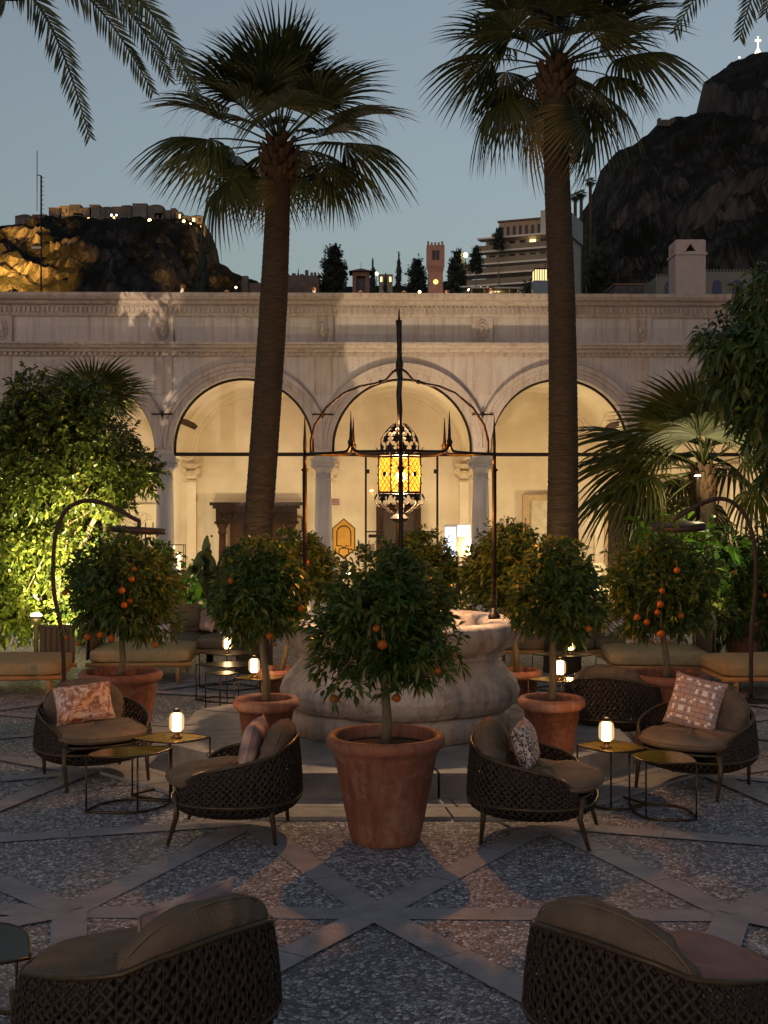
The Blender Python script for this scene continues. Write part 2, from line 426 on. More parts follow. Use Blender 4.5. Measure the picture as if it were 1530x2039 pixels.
mb = MB(); mb.lathe(prof, n=144, rf=lobe(.10), caps=False); mb.build('body', WELLM, well)
prof = [(.90,.655), (.945,.66), (.955,.68), (.945,.70), (.93,.705), (.96,.72), (1.02,.745), (1.06,.79), (1.09,.85), (1.095,.90), (1.08,.945), (1.03,.965), (.97,.962), (.93,.965), (.84,.96), (.80,.93), (.79,.5), (.78,.1)]
def rimf(q, z): return (1-.035*(1-abs(math.sin(3*(q+PI/2+PI/6)/1))**.5))*(1+.006*math.sin(q*17)+.006*math.sin(q*29+z*40))
mb = MB(); mb.lathe(prof, n=144, rf=rimf, caps=False); mb.build('rim', WELLM, well)
mb = MB(); mb.lathe([(.001,.10), (.79,.10)], n=48, caps=False); mb.build('shaft_floor', M('dark_water', (.02,.02,.02), rough=.2), well)

# ============================================================ IRON CANOPY
IRON = M('rusty_wrought_iron', (.05,.032,.024), (.02,.014,.011), rough=.45, metal=.75, scale=20, bump=.3, bscale=60)
zt = .212+.96
iron = thing('iron_canopy', 'rusty wrought iron canopy frame with spikes standing on the well rim', 'well canopy', (WX, WY, zt))
RZ = 2.66-zt; RR = .855
cor = [Vector((RR*math.cos(a), RR*math.sin(a), 0)) for a in (PI, -PI/2, 0, PI/2)]
for p in cor:
    mb = MB(); mb.tube([p, p+Vector((0,0,.03)), p+Vector((0,0,.05)), p+Vector((0,0,.1))], [.055,.055,.035,.022], n=10)
    mb.tube([p+Vector((0,0,.08)), p+Vector((0,0,RZ-.14))], .021, n=8)
    mb.tube([p+Vector((0,0,RZ-.16)), p+Vector((0,0,RZ-.145)), p+Vector((0,0,RZ-.13))], [.022,.036,.022], n=10)
    mb.tube([p+Vector((0,0,RZ-.13)), p+Vector((0,0,RZ))], .017, n=8)
    mb.build('post', IRON, iron)
    mb = MB(); mb.tube([p+Vector((0,0,RZ)), p+Vector((0,0,RZ+.1)), p+Vector((0,0,RZ+.36))], [.014,.016,.002], n=6); mb.build('spike', IRON, iron)
for i in range(4):
    a, b = cor[i], cor[(i+1) % 4]; m_ = (a+b)/2; up = Vector((0,0,1)); t = (b-a).normalized()
    mb = MB()
    for s, e in ((1, a), (-1, b)):
        pts = [e+up*RZ, e.lerp(m_, .5)+up*(RZ+.0), m_-t*s*.10+up*(RZ+.004), m_-t*s*.045+up*(RZ+.014), m_-t*s*.018+up*(RZ+.045), m_-t*s*.014+up*(RZ+.09)]
        mb.tube(pts, .0125, n=6)
    mb.build('ring_bar', IRON, iron)
    mb = MB(); mb.tube([m_+up*(RZ+.05), m_+up*(RZ+.09), m_+up*(RZ+.12), m_+up*(RZ+.36)], [.012,.03,.016,.002], n=6); mb.build('spike', IRON, iron)
AP = 2.27+255/220.7-zt      # where the ribs meet
for p in cor:
    u = p.normalized()
    k = [(.80, RZ), (.80, RZ+.12), (.765, RZ+.26), (.66, RZ+.42), (.50, RZ+.55), (.36, RZ+.61), (.22, RZ+.635), (.12, RZ+.67), (.06, RZ+.74), (.02, AP)]
    mb = MB(); mb.tube([u*a+Vector((0,0,b)) for a, b in k], .0115, n=6)
    mb.sph(u*.17+Vector((0,0,RZ+.65)), .022, 6, (1,1,1)); mb.build('rib', IRON, iron)
mb = MB()
zz = [(0, 2.93-zt, .017), (.003, 3.05-zt, .026), (-.006, 3.2-zt, .024), (.006, 3.35-zt, .025), (-.003, AP-.02, .028), (0, AP+.04, .034), (0, AP+.12, .022), (-.004, AP+.38, .024), (-.006, AP+.44, .03), (-.004, 3.86-zt, .012), (-.004, 3.975-zt, .002)]
mb.tube([(a, 0, b) for a, b, r in zz], [r for a, b, r in zz], n=8); mb.build('finial', IRON, iron)

# ------------------------------------------------------------ lantern
lan = thing('hanging_lantern', 'glowing amber lattice lantern of black iron hanging inside the canopy', 'lantern', (WX, WY, 2.03))
LZ = 2.03; BR = .2; z0, z1 = 2.315-LZ, 2.63-LZ
BLK = M('black_iron', (.04,.03,.022), (.015,.012,.01), rough=.5, metal=.6, scale=30)
n = 8; ang = [PI/8+i*PI/4 for i in range(n)]; cr = [Vector((BR*math.cos(a), BR*math.sin(a), 0)) for a in ang]
mb = MB()
for z, r in ((z0, .010), (z1, .010), (z1+.022, .008), (z0-.02, .007)):
    mb.tube([(p.x, p.y, z) for p in cr+[cr[0]]], r, n=6, caps=False)
for p in cr: mb.tube([(p.x*1.01, p.y*1.01, z0-.02), (p.x*1.01, p.y*1.01, z1+.05)], .007, n=6)
for p in cr:
    for zk in (z0+.08, (z0+z1)/2, z1-.08): mb.sph((p.x*1.02, p.y*1.02, zk), .013, 6)
mb.build('cage', BLK, lan)
mb = MB()
for i in range(n):
    a, b = cr[i], cr[(i+1) % n]
    nx, nz_ = 3, 5
    def q(u, v): p = a.lerp(b, u); return Vector((p.x*1.012, p.y*1.012, z0+(z1-z0)*v))
    # diamonds: lines in both directions
    sl = nx/nz_
    for k in range(-nz_, nx+1):
        for sg in (1, -1):
            pts = []
            for t in (0, 1):
                u = (k+t*nz_*1.0)/nx if sg > 0 else (nx-k-t*nz_)/nx
                pts.append((u, t))
            (u0, v0), (u1, v1) = pts
            lo = [0, 1]
            if abs(u1-u0) > 1e-6:
                ta, tb = (0-u0)/(u1-u0), (1-u0)/(u1-u0)
                if ta > tb: ta, tb = tb, ta
                ta, tb = max(0, ta), min(1, tb)
                if tb-ta > .02: mb.tube([q(u0+(u1-u0)*ta, ta), q(u0+(u1-u0)*tb, tb)], .0032, n=4, caps=False)
    c = q(.5, .5)
    if i % 2 == 0: mb.sph(c*1.01, .02, 6, (1,1,1.2))
mb.build('lattice', BLK, lan)
mb = MB()
for i in range(n):
    a, b = cr[i]*.965, cr[(i+1) % n]*.965
    mb.add([(a.x, a.y, z0), (b.x, b.y, z0), (b.x, b.y, z1), (a.x, a.y, z1)], [(0,1,2,3)])
mb.build('glass', glassmat('amber_glass', (1,.55,.10), .05, .1, (1,.42,.06), .6), lan)
# dome and bowl of cut iron leaves
def leafshell(r0, z0_, r1, z1_, bulge, rows, cnt, seed, flip=1):
    rg = random.Random(seed); mb = MB()
    for k in range(8):
        a = 2*PI*k/8
        pts = []
        for i in range(9):
            t = i/8; r = r0+(r1-r0)*t+bulge*math.sin(PI*t*.9); z = z0_+(z1_-z0_)*t
            pts.append((r*math.cos(a), r*math.sin(a), z))
        mb.tube(pts, .0045, n=5)
    for row in range(rows):
        for k in range(cnt):
            a = 2*PI*(k+.5*(row % 2))/cnt; t = (row+.35)/rows
            r = r0+(r1-r0)*t+bulge*math.sin(PI*t*.9); z = z0_+(z1_-z0_)*t
            h = abs(z1_-z0_)/rows*.62*flip; wd = min(2*PI*r/cnt*.42, .05)
            outl = [(0,-.9), (.35,-.5), (.95,-.55), (.6,0), (1.0,.4), (.4,.45), (0,1.1)]
            full = outl+[(-x, y) for x, y in outl[-2:0:-1]]
            vs = []
            for x, y in full:
                rr = r+.006*rg.random()+.012*(y > .5); z_ = z+y*h
                tt = min(1, max(0, (z_-z0_)/(z1_-z0_))); rr = r0+(r1-r0)*tt+bulge*math.sin(PI*tt*.9)+.008*(y > .8)
                aa = a+x*wd/max(rr, .03); vs.append((rr*math.cos(aa), rr*math.sin(aa), z_))
            c_ = len(vs); ctr = (sum(v[0] for v in vs)/c_*1.08, sum(v[1] for v in vs)/c_*1.08, sum(v[2] for v in vs)/c_)
            mb.add(vs+[ctr], [(j, (j+1) % c_, c_) for j in range(c_)])
    return mb
leafshell(.165, z1+.05, .03, 2.935-LZ, .062, 3, 9, 1).build('dome', BLK, lan)
mb = leafshell(.205, z0-.02, .05, 2.125-LZ, .085, 2, 8, 2, -1); mb.build('bowl', BLK, lan)
mb = MB()
for i in range(24):
    a = 2*PI*i/24; d = Vector((math.cos(a), math.sin(a), 0)); o_ = d*.205; s_ = d.cross(Vector((0,0,1)))
    hh = .05 if i % 2 else .075
    mb.add([o_+s_*.02+Vector((0,0,z1+.02)), o_-s_*.02+Vector((0,0,z1+.02)), o_*1.12-s_*.012+Vector((0,0,z1+.02+hh*.6)), o_*1.22+Vector((0,0,z1+.02+hh)), o_*1.12+s_*.012+Vector((0,0,z1+.02+hh*.6))], [(0,1,2,3,4)])
    mb.add([o_+s_*.018+Vector((0,0,z0-.02)), o_-s_*.018+Vector((0,0,z0-.02)), o_*1.10+Vector((0,0,z0-.02-hh*.8))], [(0,1,2)])
mb.build('crest', BLK, lan)
MB().lathe([(.004,.0), (.03,.01), (.07,.03), (.085,.05), (.06,.075), (.03,.09), (.02,.12)], n=10, smooth=False).build('drop', BLK, lan)
mb = MB(); mb.tube([(0,0,2.92-LZ), (0,0,3.06-LZ)], .012); mb.build('hanger', BLK, lan)
MB().sph((.02,0,(z0+z1)/2-.02), .032, 10, (1,1,1.5)).build('bulb', glassmat('lantern_bulb', (1,.9,.7), .02, .2, (1,.72,.32), 30), lan)
lamp('lantern_light', (WX+.02, WY, 2.46), LANTERN_W, (1,.69,.42), .045)
# ============================================================ ARMCHAIRS (woven)
WEAVE = M('dark_brown_cord', (.06,.038,.028), (.028,.018,.014), rough=.55, scale=40, bump=.3, bscale=200)
CHLEG = M('bronze_painted_leg', (.10,.065,.035), (.06,.04,.025), rough=.35, metal=.3, scale=20)
CUSH = M('taupe_cushion', (.17,.115,.075), (.125,.085,.06), rough=.85, scale=9, bump=.5, bscale=90)
CUSH2 = M('olive_brown_seat_fabric', (.22,.145,.095), (.16,.11,.075), rough=.9, scale=9, bump=.5, bscale=110)
HW, HD = .455, .43
def plan(a, k=1.0):          # a=0 at the back, +-pi at the front
    x, y = math.sin(a), math.cos(a); p = 2.5
    r = (abs(x/HW)**p+abs(y/HD)**p)**(-1/p)
    return Vector((x*r*k, y*r*k, 0))
AMAX = R(138)
def rimz(a):
    t = min(1, abs(a)/AMAX)
    z = .655-.05*min(1, t/.35)**2-.125*max(0, min(1, (t-.25)/.6))**1.1
    if t > .80: z -= .14*((t-.80)/.20)**2
    return z
def shell_pt(u, v):          # u -1..1 round the back, v 0 (widest ring) .. 1 rim
    a = u*AMAX; zt_ = rimz(a); z = .275+(zt_-.275)*v
    k = 1.0-.015*v-.05*v*v+.0*v
    return plan(a, k)+Vector((0,0,z))
def bowl_pt(a, v):           # v 0 bottom .. 1 widest ring
    k = .62+.40*math.sin(v*PI/2)**.9
    return plan(a, k*.985)+Vector((0,0,.165+.11*v**1.3))
def strip(mb, fn, p0, p1, wd, th, n, off):
    """flat cord laid on the surface fn from parameter p0 to p1, weaving in and out"""
    k = len(mb.v)
    for i in range(n+1):
        t = i/n; u, v = p0[0]+(p1[0]-p0[0])*t, p0[1]+(p1[1]-p0[1])*t
        c = fn(u, v); e = 1e-3
        du = fn(u+e, v)-c; dv = fn(u, v+e)-c
        nr = du.cross(dv).normalized(); d = (fn(u+(p1[0]-p0[0])*e, v+(p1[1]-p0[1])*e)-c).normalized(); s = nr.cross(d)
        c = c+nr*off(i)
        for q in (s*wd+nr*0, nr*th, -s*wd, -nr*th): mb.v.append(tuple(c+q))
    for i in range(n):
        for j in range(4):
            a, b = k+i*4+j, k+i*4+(j+1) % 4
            mb.f.append((a, b, b+4, a+4)); mb.sm.append(True)
def weave_shell():
    mb = MB(); N = 48; span = .125        # number of cords each way, run in u for full height
    for sg in (1, -1):
        for i in range(-6, N+6):
            u0 = -1+2*i/N; L = .25*sg
            a, b = (u0, 0), (u0+L, 1)
            # clip to u in [-1,1]
            ta, tb = 0, 1
            if sg > 0: ta = max(0, (-1-u0)/L); tb = min(1, (1-u0)/L)
            else: ta = max(0, (1-u0)/L) if u0 > 1 else 0; tb = min(1, (-1-u0)/L)
            if tb-ta < .05: continue
            nseg = max(2, int(16*(tb-ta)))
            strip(mb, shell_pt, (u0+L*ta, ta), (u0+L*tb, tb), .0112, .0035, nseg, lambda k, s=sg, j=i: .004*s*(1 if (k+j) % 2 else -1))
    for i in range(0, 45):               # uprights give the weave its third direction
        u = -1+2*i/44
        strip(mb, shell_pt, (u, 0), (u, 1), .0035, .002, 6, lambda k: -.004)
    return mb
def weave_bowl():
    mb = MB(); N = 54
    for sg in (1, -1):
        for i in range(N):
            a0 = 2*PI*i/N
            strip(mb, lambda u, v: bowl_pt(u, v), (a0, 0), (a0+sg*.30, 1), .0088, .003, 5, lambda k, s=sg: .004*s*(1 if k % 2 else -1))
    return mb
def rib_curve(fn, n=72, r=.011):
    mb = MB(); mb.tube([fn(i/n) for i in range(n+1)], r, n=6); return mb
def disc_cushion(rx, ry, t, pleat=0, n=48, seed=0):
    mb = MB(); rg = random.Random(seed); ph = rg.random()*6
    prof = [(0.001, 1), (.35, 1.0), (.6, .97), (.8, .86), (.93, .6), (1.0, .15), (1.0, -.15), (.93, -.6), (.8, -.86), (.6, -.97), (.3, -1), (0.001, -1)]
    k = len(mb.v)
    for (r, z) in prof:
        for j in range(n):
            q = 2*PI*j/n; p = 2.35; x, y = math.cos(q), math.sin(q)
            rr = (abs(x)**p+abs(y)**p)**(-1/p)*r
            w_ = pleat*math.sin(q*13+ph+3*math.sin(q*3))*r*(1-abs(z)*.5)
            mb.v.append((x*rr*rx*(1+w_*.4), y*rr*ry*(1+w_*.4), z*t/2*(1+w_*2.2)+.008*math.sin(x*5+y*7+ph)*(z > 0)))
    for i in range(len(prof)-1):
        for j in range(n):
            a, b = k+i*n+j, k+i*n+(j+1) % n
            mb.f.append((a, a+n, b+n, b)); mb.sm.append(True)
    return mb
def make_chair(label, loc, rz, group):
    t = thing('woven_armchair', label, 'armchair', loc, rz, group)
    weave_shell().build('woven_back', WEAVE, t); weave_bowl().build('woven_base', WEAVE, t)
    def rim(s):
        u = -1+2*s; return shell_pt(u, 1)
    mb = rib_curve(rim, 80, .0115)
    for u in (-1, 1): mb.tube([shell_pt(u, v) for v in (0, .3, .6, 1)], .0115, n=6)
    mb.build('rim', CHLEG, t)
    mb = rib_curve(lambda s: bowl_pt(2*PI*s, 1), 72, .009)
    mb.tube([plan(2*PI*s, .93)+Vector((0,0,.325)) for s in [i/60 for i in range(61)]], .011, n=6)
    mb.tube([bowl_pt(2*PI*s, 0) for s in [i/48 for i in range(49)]], .009, n=6)
    mb.build('seat_ring', CHLEG, t)
    mb = MB(); mb.grid(lambda u, v: plan(2*PI*u, .001+.96*v)+Vector((0,0,.315)), 40, 2, closeu=True); mb.build('seat_base', WEAVE, t)
    mb = MB(); mb.grid(lambda u, v: plan(2*PI*u, .001+.60*v)+Vector((0,0,.168)), 40, 2, closeu=True); mb.build('bottom', WEAVE, t)
    for sx in (-1, 1):
        MB().tube([(sx*.335, -.36, .34), (sx*.33, -.345, .2), (sx*.325, -.405, 0)], [.016,.019,.012], n=8).build('leg', CHLEG, t)
        MB().tube([(sx*.33, .30, .30), (sx*.325, .28, .2), (sx*.315, .30, 0)], [.016,.019,.012], n=8).build('leg', CHLEG, t)
    m_ = disc_cushion(.395, .40, .12, .012, seed=1).xf(Matrix.Translation((0,-.075,.395))); sc__ = m_.build('seat_cushion', CUSH2, t)
    def sup(rx, ry, k=1.0): return [Vector(((abs(math.cos(q))**2.35+abs(math.sin(q))**2.35)**(-1/2.35)*math.cos(q)*rx*k, (abs(math.cos(q))**2.35+abs(math.sin(q))**2.35)**(-1/2.35)*math.sin(q)*ry*k, 0)) for q in [2*PI*i/60 for i in range(61)]]
    mb = MB(); mb.tube([v+Vector((0,-.075,.405)) for v in sup(.395, .40, 1.004)], .005, n=5, caps=False); mb.build('piping', CUSH, sc__)
    m_ = disc_cushion(.335, .26, .17, .05, n=72, seed=2)
    m_.xf(Matrix.Translation((0,.24,.515)) @ Matrix.Rotation(R(68), 4, 'X')); bc__ = m_.build('back_cushion', CUSH, t)
    mb = MB(); mb.tube(sup(.335, .26, 1.01), .005, n=5, caps=False); mb.xf(Matrix.Translation((0,.24,.515)) @ Matrix.Rotation(R(68), 4, 'X')); mb.build('piping', CUSH2, bc__)
    return t
GC = 'woven armchairs round the well'
spots = [('woven armchair with rust and pink floral pillow, left of the well', (-2.35, 9.94, 0), 30),
    ('woven armchair just left of the central orange tree pot, its side to the camera', (-.99, 8.33, 0), -93),
    ('woven armchair just right of the central orange tree pot, black and white patterned pillow inside', (1.0, 8.28, 0), 76),
    ('woven armchair with pink checked pillow, beside the brass coloured leaf tables', (2.45, 9.66, 0), -36),
    ('woven armchair seen from behind beside the big right hand terracotta pot', (2.12, 11.35, 0), 160),
    ('nearest woven armchair at the bottom left corner of the photo, back to the camera', (-.92, 4.82, 0), -132),
    ('nearest woven armchair at the bottom right corner of the photo, dusty pink seat', (1.06, 4.78, 0), 132)]
c0 = None
for lb, loc, rz in spots:
    if c0 is None: c0 = make_chair(lb, loc, R(rz), GC)
    else:
        cc_ = dup(c0, lb, loc, R(rz))
        if 'nearest' in lb: cc_.scale = (1.08, 1.08, 1)
        if 'dusty pink' in lb:
            for k_ in kids(cc_):
                if k_.name.startswith('seat_cushion'): k_.data = k_.data.copy(); k_.data.materials[0] = M('dusty_pink_fabric', (.33,.19,.16), (.25,.14,.12), rough=.9, scale=9, bump=.5, bscale=110); k_['label'] = 'dusty pink seat cushion'

# ============================================================ PILLOWS
def pillow_mesh(w, h, t, name, mat, seed=0):
    mb = MB(); rg = random.Random(seed); a1, a2 = rg.random()*6, rg.random()*6
    def f(sg):
        def g(u, v):
            x, y = u*2-1, v*2-1
            pin = 1-.07*(x*x*(1-y*y)*0+0)
            ex = 1-.08*(1-abs(y)**3)*abs(x)**4*1.0; ey = 1-.08*(1-abs(x)**3)*abs(y)**4
            th = ((1-x**4)*(1-y**4))**.55*(1+.06*math.sin(x*6+a1)*math.sin(y*5+a2))
            return Vector((x*w/2*ex, sg*t/2*th, y*h/2*ey))
        return g
    mb.grid(f(-1), 20, 20); k = len(mb.v); nf = len(mb.f); mb.grid(f(1), 20, 20)
    for i in range(nf, len(mb.f)): mb.f[i] = tuple(reversed(mb.f[i]))
    for s in range(4):
        pts = []
        for i in range(21):
            q = i/20
            u, v = [(q, 0), (1, q), (1-q, 1), (0, 1-q)][s]; pts.append(f(1)(u, v))
        mb.tube(pts, .005, n=5)
    return mb.mesh(name, mat)
def pat_mat(name, kind):
    m, nt, b = _mat(name); b.inputs['Roughness'].default_value = .85
    tc = nd(nt, 'ShaderNodeTexCoord')
    if kind == 'floral':
        n = nd(nt, 'ShaderNodeTexNoise', Scale=13.0, Detail=6, Roughness=.65, Distortion=1.5); nt.links.new(tc.outputs['Object'], n.inputs['Vector'])
        n2 = nd(nt, 'ShaderNodeTexNoise', Scale=5.0, Detail=3); nt.links.new(tc.outputs['Object'], n2.inputs['Vector'])
        a = ramp(nt, n.outputs['Fac'], [(.36, (.20,.09,.07)), (.47, (.42,.20,.13)), (.53, (.66,.47,.42)), (.7, (.72,.58,.54))])
        c2 = ramp(nt, n2.outputs['Fac'], [(.45, (1,1,1)), (.66, (1,.62,.28))]); col = mixc(nt, 1.0, a, c2, 'MULTIPLY')
    elif kind == 'check':
        mp = nd(nt, 'ShaderNodeMapping'); mp.inputs['Scale'].default_value = (1,0,1); nt.links.new(tc.outputs['Object'], mp.inputs[0])
        w1 = nd(nt, 'ShaderNodeTexBrick'); w1.offset = .5; w1.inputs['Scale'].default_value = 11; w1.inputs['Brick Width'].default_value = .9; w1.inputs['Row Height'].default_value = .45
        w1.inputs['Color1'].default_value = (.45,.25,.18,1); w1.inputs['Color2'].default_value = (.36,.24,.22,1); w1.inputs['Mortar'].default_value = (.14,.10,.10,1); w1.inputs['Mortar Size'].default_value = .03
        rot = nd(nt, 'ShaderNodeMapping'); rot.inputs['Rotation'].default_value = (R(90),0,0); nt.links.new(mp.outputs[0], rot.inputs[0])
        nt.links.new(rot.outputs[0], w1.inputs['Vector'])
        ck = nd(nt, 'ShaderNodeTexVoronoi', feature='F1', distance='CHEBYCHEV', Scale=13.0, Randomness=.0); nt.links.new(rot.outputs[0], ck.inputs['Vector'])
        sq = ramp(nt, ck.outputs['Distance'], [(.26, (1,1,1)), (.29, (0,0,0))])
        ck2 = nd(nt, 'ShaderNodeTexChecker', Scale=6.5); nt.links.new(rot.outputs[0], ck2.inputs['Vector'])
        mm = nd(nt, 'ShaderNodeMath', operation='MULTIPLY'); nt.links.new(sq, mm.inputs[0]); nt.links.new(ck2.outputs['Fac'], mm.inputs[1])
        col = mixc(nt, mm.outputs[0], w1.outputs['Color'], (.72,.62,.58))
    elif kind == 'leafy':
        n = nd(nt, 'ShaderNodeTexNoise', Scale=22.0, Detail=4, Distortion=3.0); nt.links.new(tc.outputs['Object'], n.inputs['Vector'])
        col = ramp(nt, n.outputs['Fac'], [(.42, (.03,.03,.04)), (.5, (.25,.16,.13)), (.56, (.62,.5,.45))])
    elif kind == 'zig':
        wv = nd(nt, 'ShaderNodeTexWave', Scale=9.0, Distortion=2.5, Detail=1); wv.bands_direction = 'DIAGONAL'; nt.links.new(tc.outputs['Object'], wv.inputs['Vector'])
        col = ramp(nt, wv.outputs['Fac'], [(.35, (.16,.12,.12)), (.5, (.62,.54,.5))])
    elif kind == 'petal':
        n = nd(nt, 'ShaderNodeTexVoronoi', Scale=7.0); nt.links.new(tc.outputs['Object'], n.inputs['Vector'])
        col = ramp(nt, n.outputs['Distance'], [(.15, (.62,.42,.36)), (.4, (.45,.26,.2)), (.6, (.24,.16,.17))])
    nt.links.new(col, b.inputs['Base Color']); return m
PM = {k: pat_mat('pillow_'+k, k) for k in ('floral', 'check', 'leafy', 'zig', 'petal')}
PM['plain'] = M('beige_pillow_fabric', (.36,.27,.2), (.28,.21,.16), rough=.9, scale=12, bump=.4, bscale=100)
def pillow(label, kind, loc, w, h, rz, tilt=-20, roll=0, t=.14, seed=0, group=None):
    o = link('throw_pillow', pillow_mesh(w, h, t, 'throw_pillow', PM[kind], seed)); o.location = loc
    o.rotation_mode = 'QUATERNION'
    o.rotation_quaternion = (Matrix.Rotation(R(rz), 4, 'Z') @ Matrix.Rotation(R(tilt), 4, 'X') @ Matrix.Rotation(R(roll), 4, 'Y')).to_quaternion()
    return tag(o, label, 'pillow', group)
def inchair(i, x, y, z):
    loc, rz = spots[i][1], R(spots[i][2])
    return (loc[0]+x*math.cos(rz)-y*math.sin(rz), loc[1]+x*math.sin(rz)+y*math.cos(rz), z)
pillow('pink pillow with rust brown floral print on the armchair left of the well', 'floral', inchair(0, -.06, .06, .605), .47, .31, 22, -18, -5, seed=1)
pillow('pale pink pillow printed with big petals, standing in the armchair left of the central pot', 'petal', inchair(1, -.03, .10, .60), .44, .32, -93, -14, 0, seed=2)
pillow('black, white and rust leafy pillow in the armchair right of the central pot', 'leafy', inchair(2, .03, .05, .60), .44, .30, 76, -16, 0, seed=3)
pillow('square pink checked pillow tilted on the armchair right of the leaf tables', 'check', inchair(3, -.03, .06, .645), .42, .42, -30, -22, 10, seed=4)
pillow('mauve edged pillow half hidden in the bottom left armchair', 'petal', inchair(5, -.10, .09, .575), .46, .30, -132, -18, 6, seed=5)
pillow('white and dark pillow whose corner peeps out of the bottom right armchair', 'leafy', inchair(6, .10, .10, .53), .42, .28, 118, -18, 8, seed=6)

# ============================================================ LEAF TABLES
BRASS = M('dark_bronze_tube', (.11,.07,.03), (.06,.04,.02), rough=.35, metal=.8, scale=15)
def tableglass():
    m, nt, b = _mat('amber_table_glass')
    tc = nd(nt, 'ShaderNodeTexCoord'); n = nd(nt, 'ShaderNodeTexNoise', Scale=38.0, Detail=3); nt.links.new(tc.outputs['Object'], n.inputs['Vector'])
    b.inputs['Base Color'].default_value = (.26,.17,.035,1); b.inputs['Roughness'].default_value = .12; b.inputs['Metallic'].default_value = .55
    bp = nd(nt, 'ShaderNodeBump', Strength=.5, Distance=.004); nt.links.new(n.outputs['Fac'], bp.inputs['Height']); nt.links.new(bp.outputs[0], b.inputs['Normal']); return m
TG = tableglass(); TGD = M('smoked_table_glass', (.035,.028,.022), rough=.28, metal=0, scale=3)
def leaf_outline(L, W, n=14, skew=.12):
    top = []; bot = []
    for i in range(n+1):
        t = i/n; x = (t-.5)*L; y = W/2*math.sin(PI*t**(1-skew))**.9
        top.append((x, y)); t2 = 1-t; y2 = -W/2*math.sin(PI*t2**(1+skew))**.9*.9; bot.append(((t2-.5)*L, y2))
    return top[:-1]+bot[:-1]
def leaf_table(label, a, b, z, W, mat=None, legs=(0, 14, 21), rail=True):
    a, b = Vector((*a, 0)), Vector((*b, 0)); c = (a+b)/2; L = (b-a).length; rz = math.atan2((b-a).y, (b-a).x)
    t = thing('leaf_table', label, 'side table', (c.x, c.y, 0), rz, 'leaf shaped side tables')
    ol = leaf_outline(L, W)
    mb = MB(); mb.prism([(x*.985, y*.985) for x, y in ol], z-.008, z-.001); mb.build('glass_top', mat or TG, t)
    mb = MB(); ps = [Vector((x, y, z-.004)) for x, y in ol]; mb.tube(ps+[ps[0]], .007, n=6); mb.build('top_rim', BRASS, t)
    mb = MB(); ps = [Vector((x, y, .009)) for x, y in ol]; mb.tube(ps+[ps[0]], .009, n=6); mb.build('foot_ring', BRASS, t)
    for k in legs:
        x, y = ol[k % len(ol)]; MB().tube([(x, y, .01), (x, y, z-.006)], .007, n=6).build('leg', BRASS, t)
    return t
leaf_table('lower leaf table in front of the armchair with the floral pillow', (-2.14, 8.84), (-1.58, 9.15), .41, .42)
leaf_table('leaf table carrying the lit lamp, left of the well step', (-1.91, 9.33), (-1.33, 9.40), .44, .42)
leaf_table('leaf table carrying the lit lamp, right of the well step', (1.44, 9.16), (1.93, 9.06), .425, .44)
leaf_table('leaf table with bright glitter in its amber glass, before the armchair with checked pillow', (1.80, 9.02), (2.19, 8.62), .41, .46)
leaf_table('small leaf table with clear dark top in front of the left sofa', (-1.90, 13.1), (-1.55, 13.1), .40, .36, TGD)
leaf_table('low brown topped leaf table behind the small one on the left', (-2.10, 13.75), (-1.35, 13.75), .40, .5, TGD)
leaf_table('leaf table with lamp behind the left pot by the well', (-1.52, 12.45), (-1.0, 12.55), .44, .42)
leaf_table('dark leaf table carrying a lamp before the left back sofa', (-2.2, 14.65), (-1.45, 14.6), .42, .5, TGD)
leaf_table('leaf table with lamp behind the right pot by the well', (1.45, 12.35), (2.05, 12.4), .44, .42)
leaf_table('leaf table with plain yellow top just behind the seen-from-behind armchair', (1.98, 12.85), (2.42, 12.9), .42, .4)
leaf_table('dark leaf table carrying a lamp before the right back sofa', (1.75, 14.5), (2.5, 14.5), .42, .5, TGD)
leaf_table('black topped leaf table at the left edge, bottom corner', (-1.44, 5.0), (-2.0, 5.35), .40, .5, TGD)
leaf_table('small low black table under the edge of the right daybed', (3.5, 13.4), (3.85, 13.45), .2, .25, TGD)

# ============================================================ TABLE LAMPS
GL = glassmat('clear_lamp_glass', (1,.97,.9), .10, .03, (1,.62,.25), .22)
GLOW = emit('frosted_glowing_tube', (1,.62,.25), 11)
lamps = [('glowing bottle shaped lamp on the table left of the well step', (-1.578, 9.36, .44), 1),
    ('glowing bottle shaped lamp on the amber table right of the well step', (1.64, 9.07, .425), 1),
    ('glowing bottle shaped lamp behind the left pot by the well', (-1.32, 12.5, .44), .95),
    ('glowing bottle shaped lamp behind the stem of the right potted tree', (1.77, 12.36, .44), .95),
    ('small glowing lamp before the left back sofa', (-1.86, 14.62, .42), .95),
    ('small glowing lamp before the right back sofa', (2.2, 14.5, .42), .95)]
COP = M('copper_lamp_foot', (.30,.15,.08), rough=.3, metal=.9)
l0 = None
for lb, loc, s in lamps:
    if l0 is None:
        l0 = thing('table_lamp', lb, 'table lamp', loc, 0, 'rechargeable table lamps')
        MB().lathe([(.04,.001), (.04,.008), (.022,.012), (.022,.045), (.03,.05)], n=20).build('foot', COP, l0)
        MB().lathe([(.03,.052), (.05,.06), (.057,.08), (.057,.15), (.05,.178), (.03,.195)], n=24, caps=False).build('glass', GL, l0)
        MB().lathe([(.033,.053), (.033,.18), (.02,.186)], n=20).build('light_tube', GLOW, l0)
        MB().lathe([(.026,.192), (.026,.215), (.018,.224), (.003,.225)], n=16).build('cap', BLK, l0)
    else: dup(l0, lb, loc)
for lb, loc, s in lamps:
    lamp('table_lamp_light', (loc[0], loc[1], loc[2]+.30), 2.2, (1,.60,.27), .03)

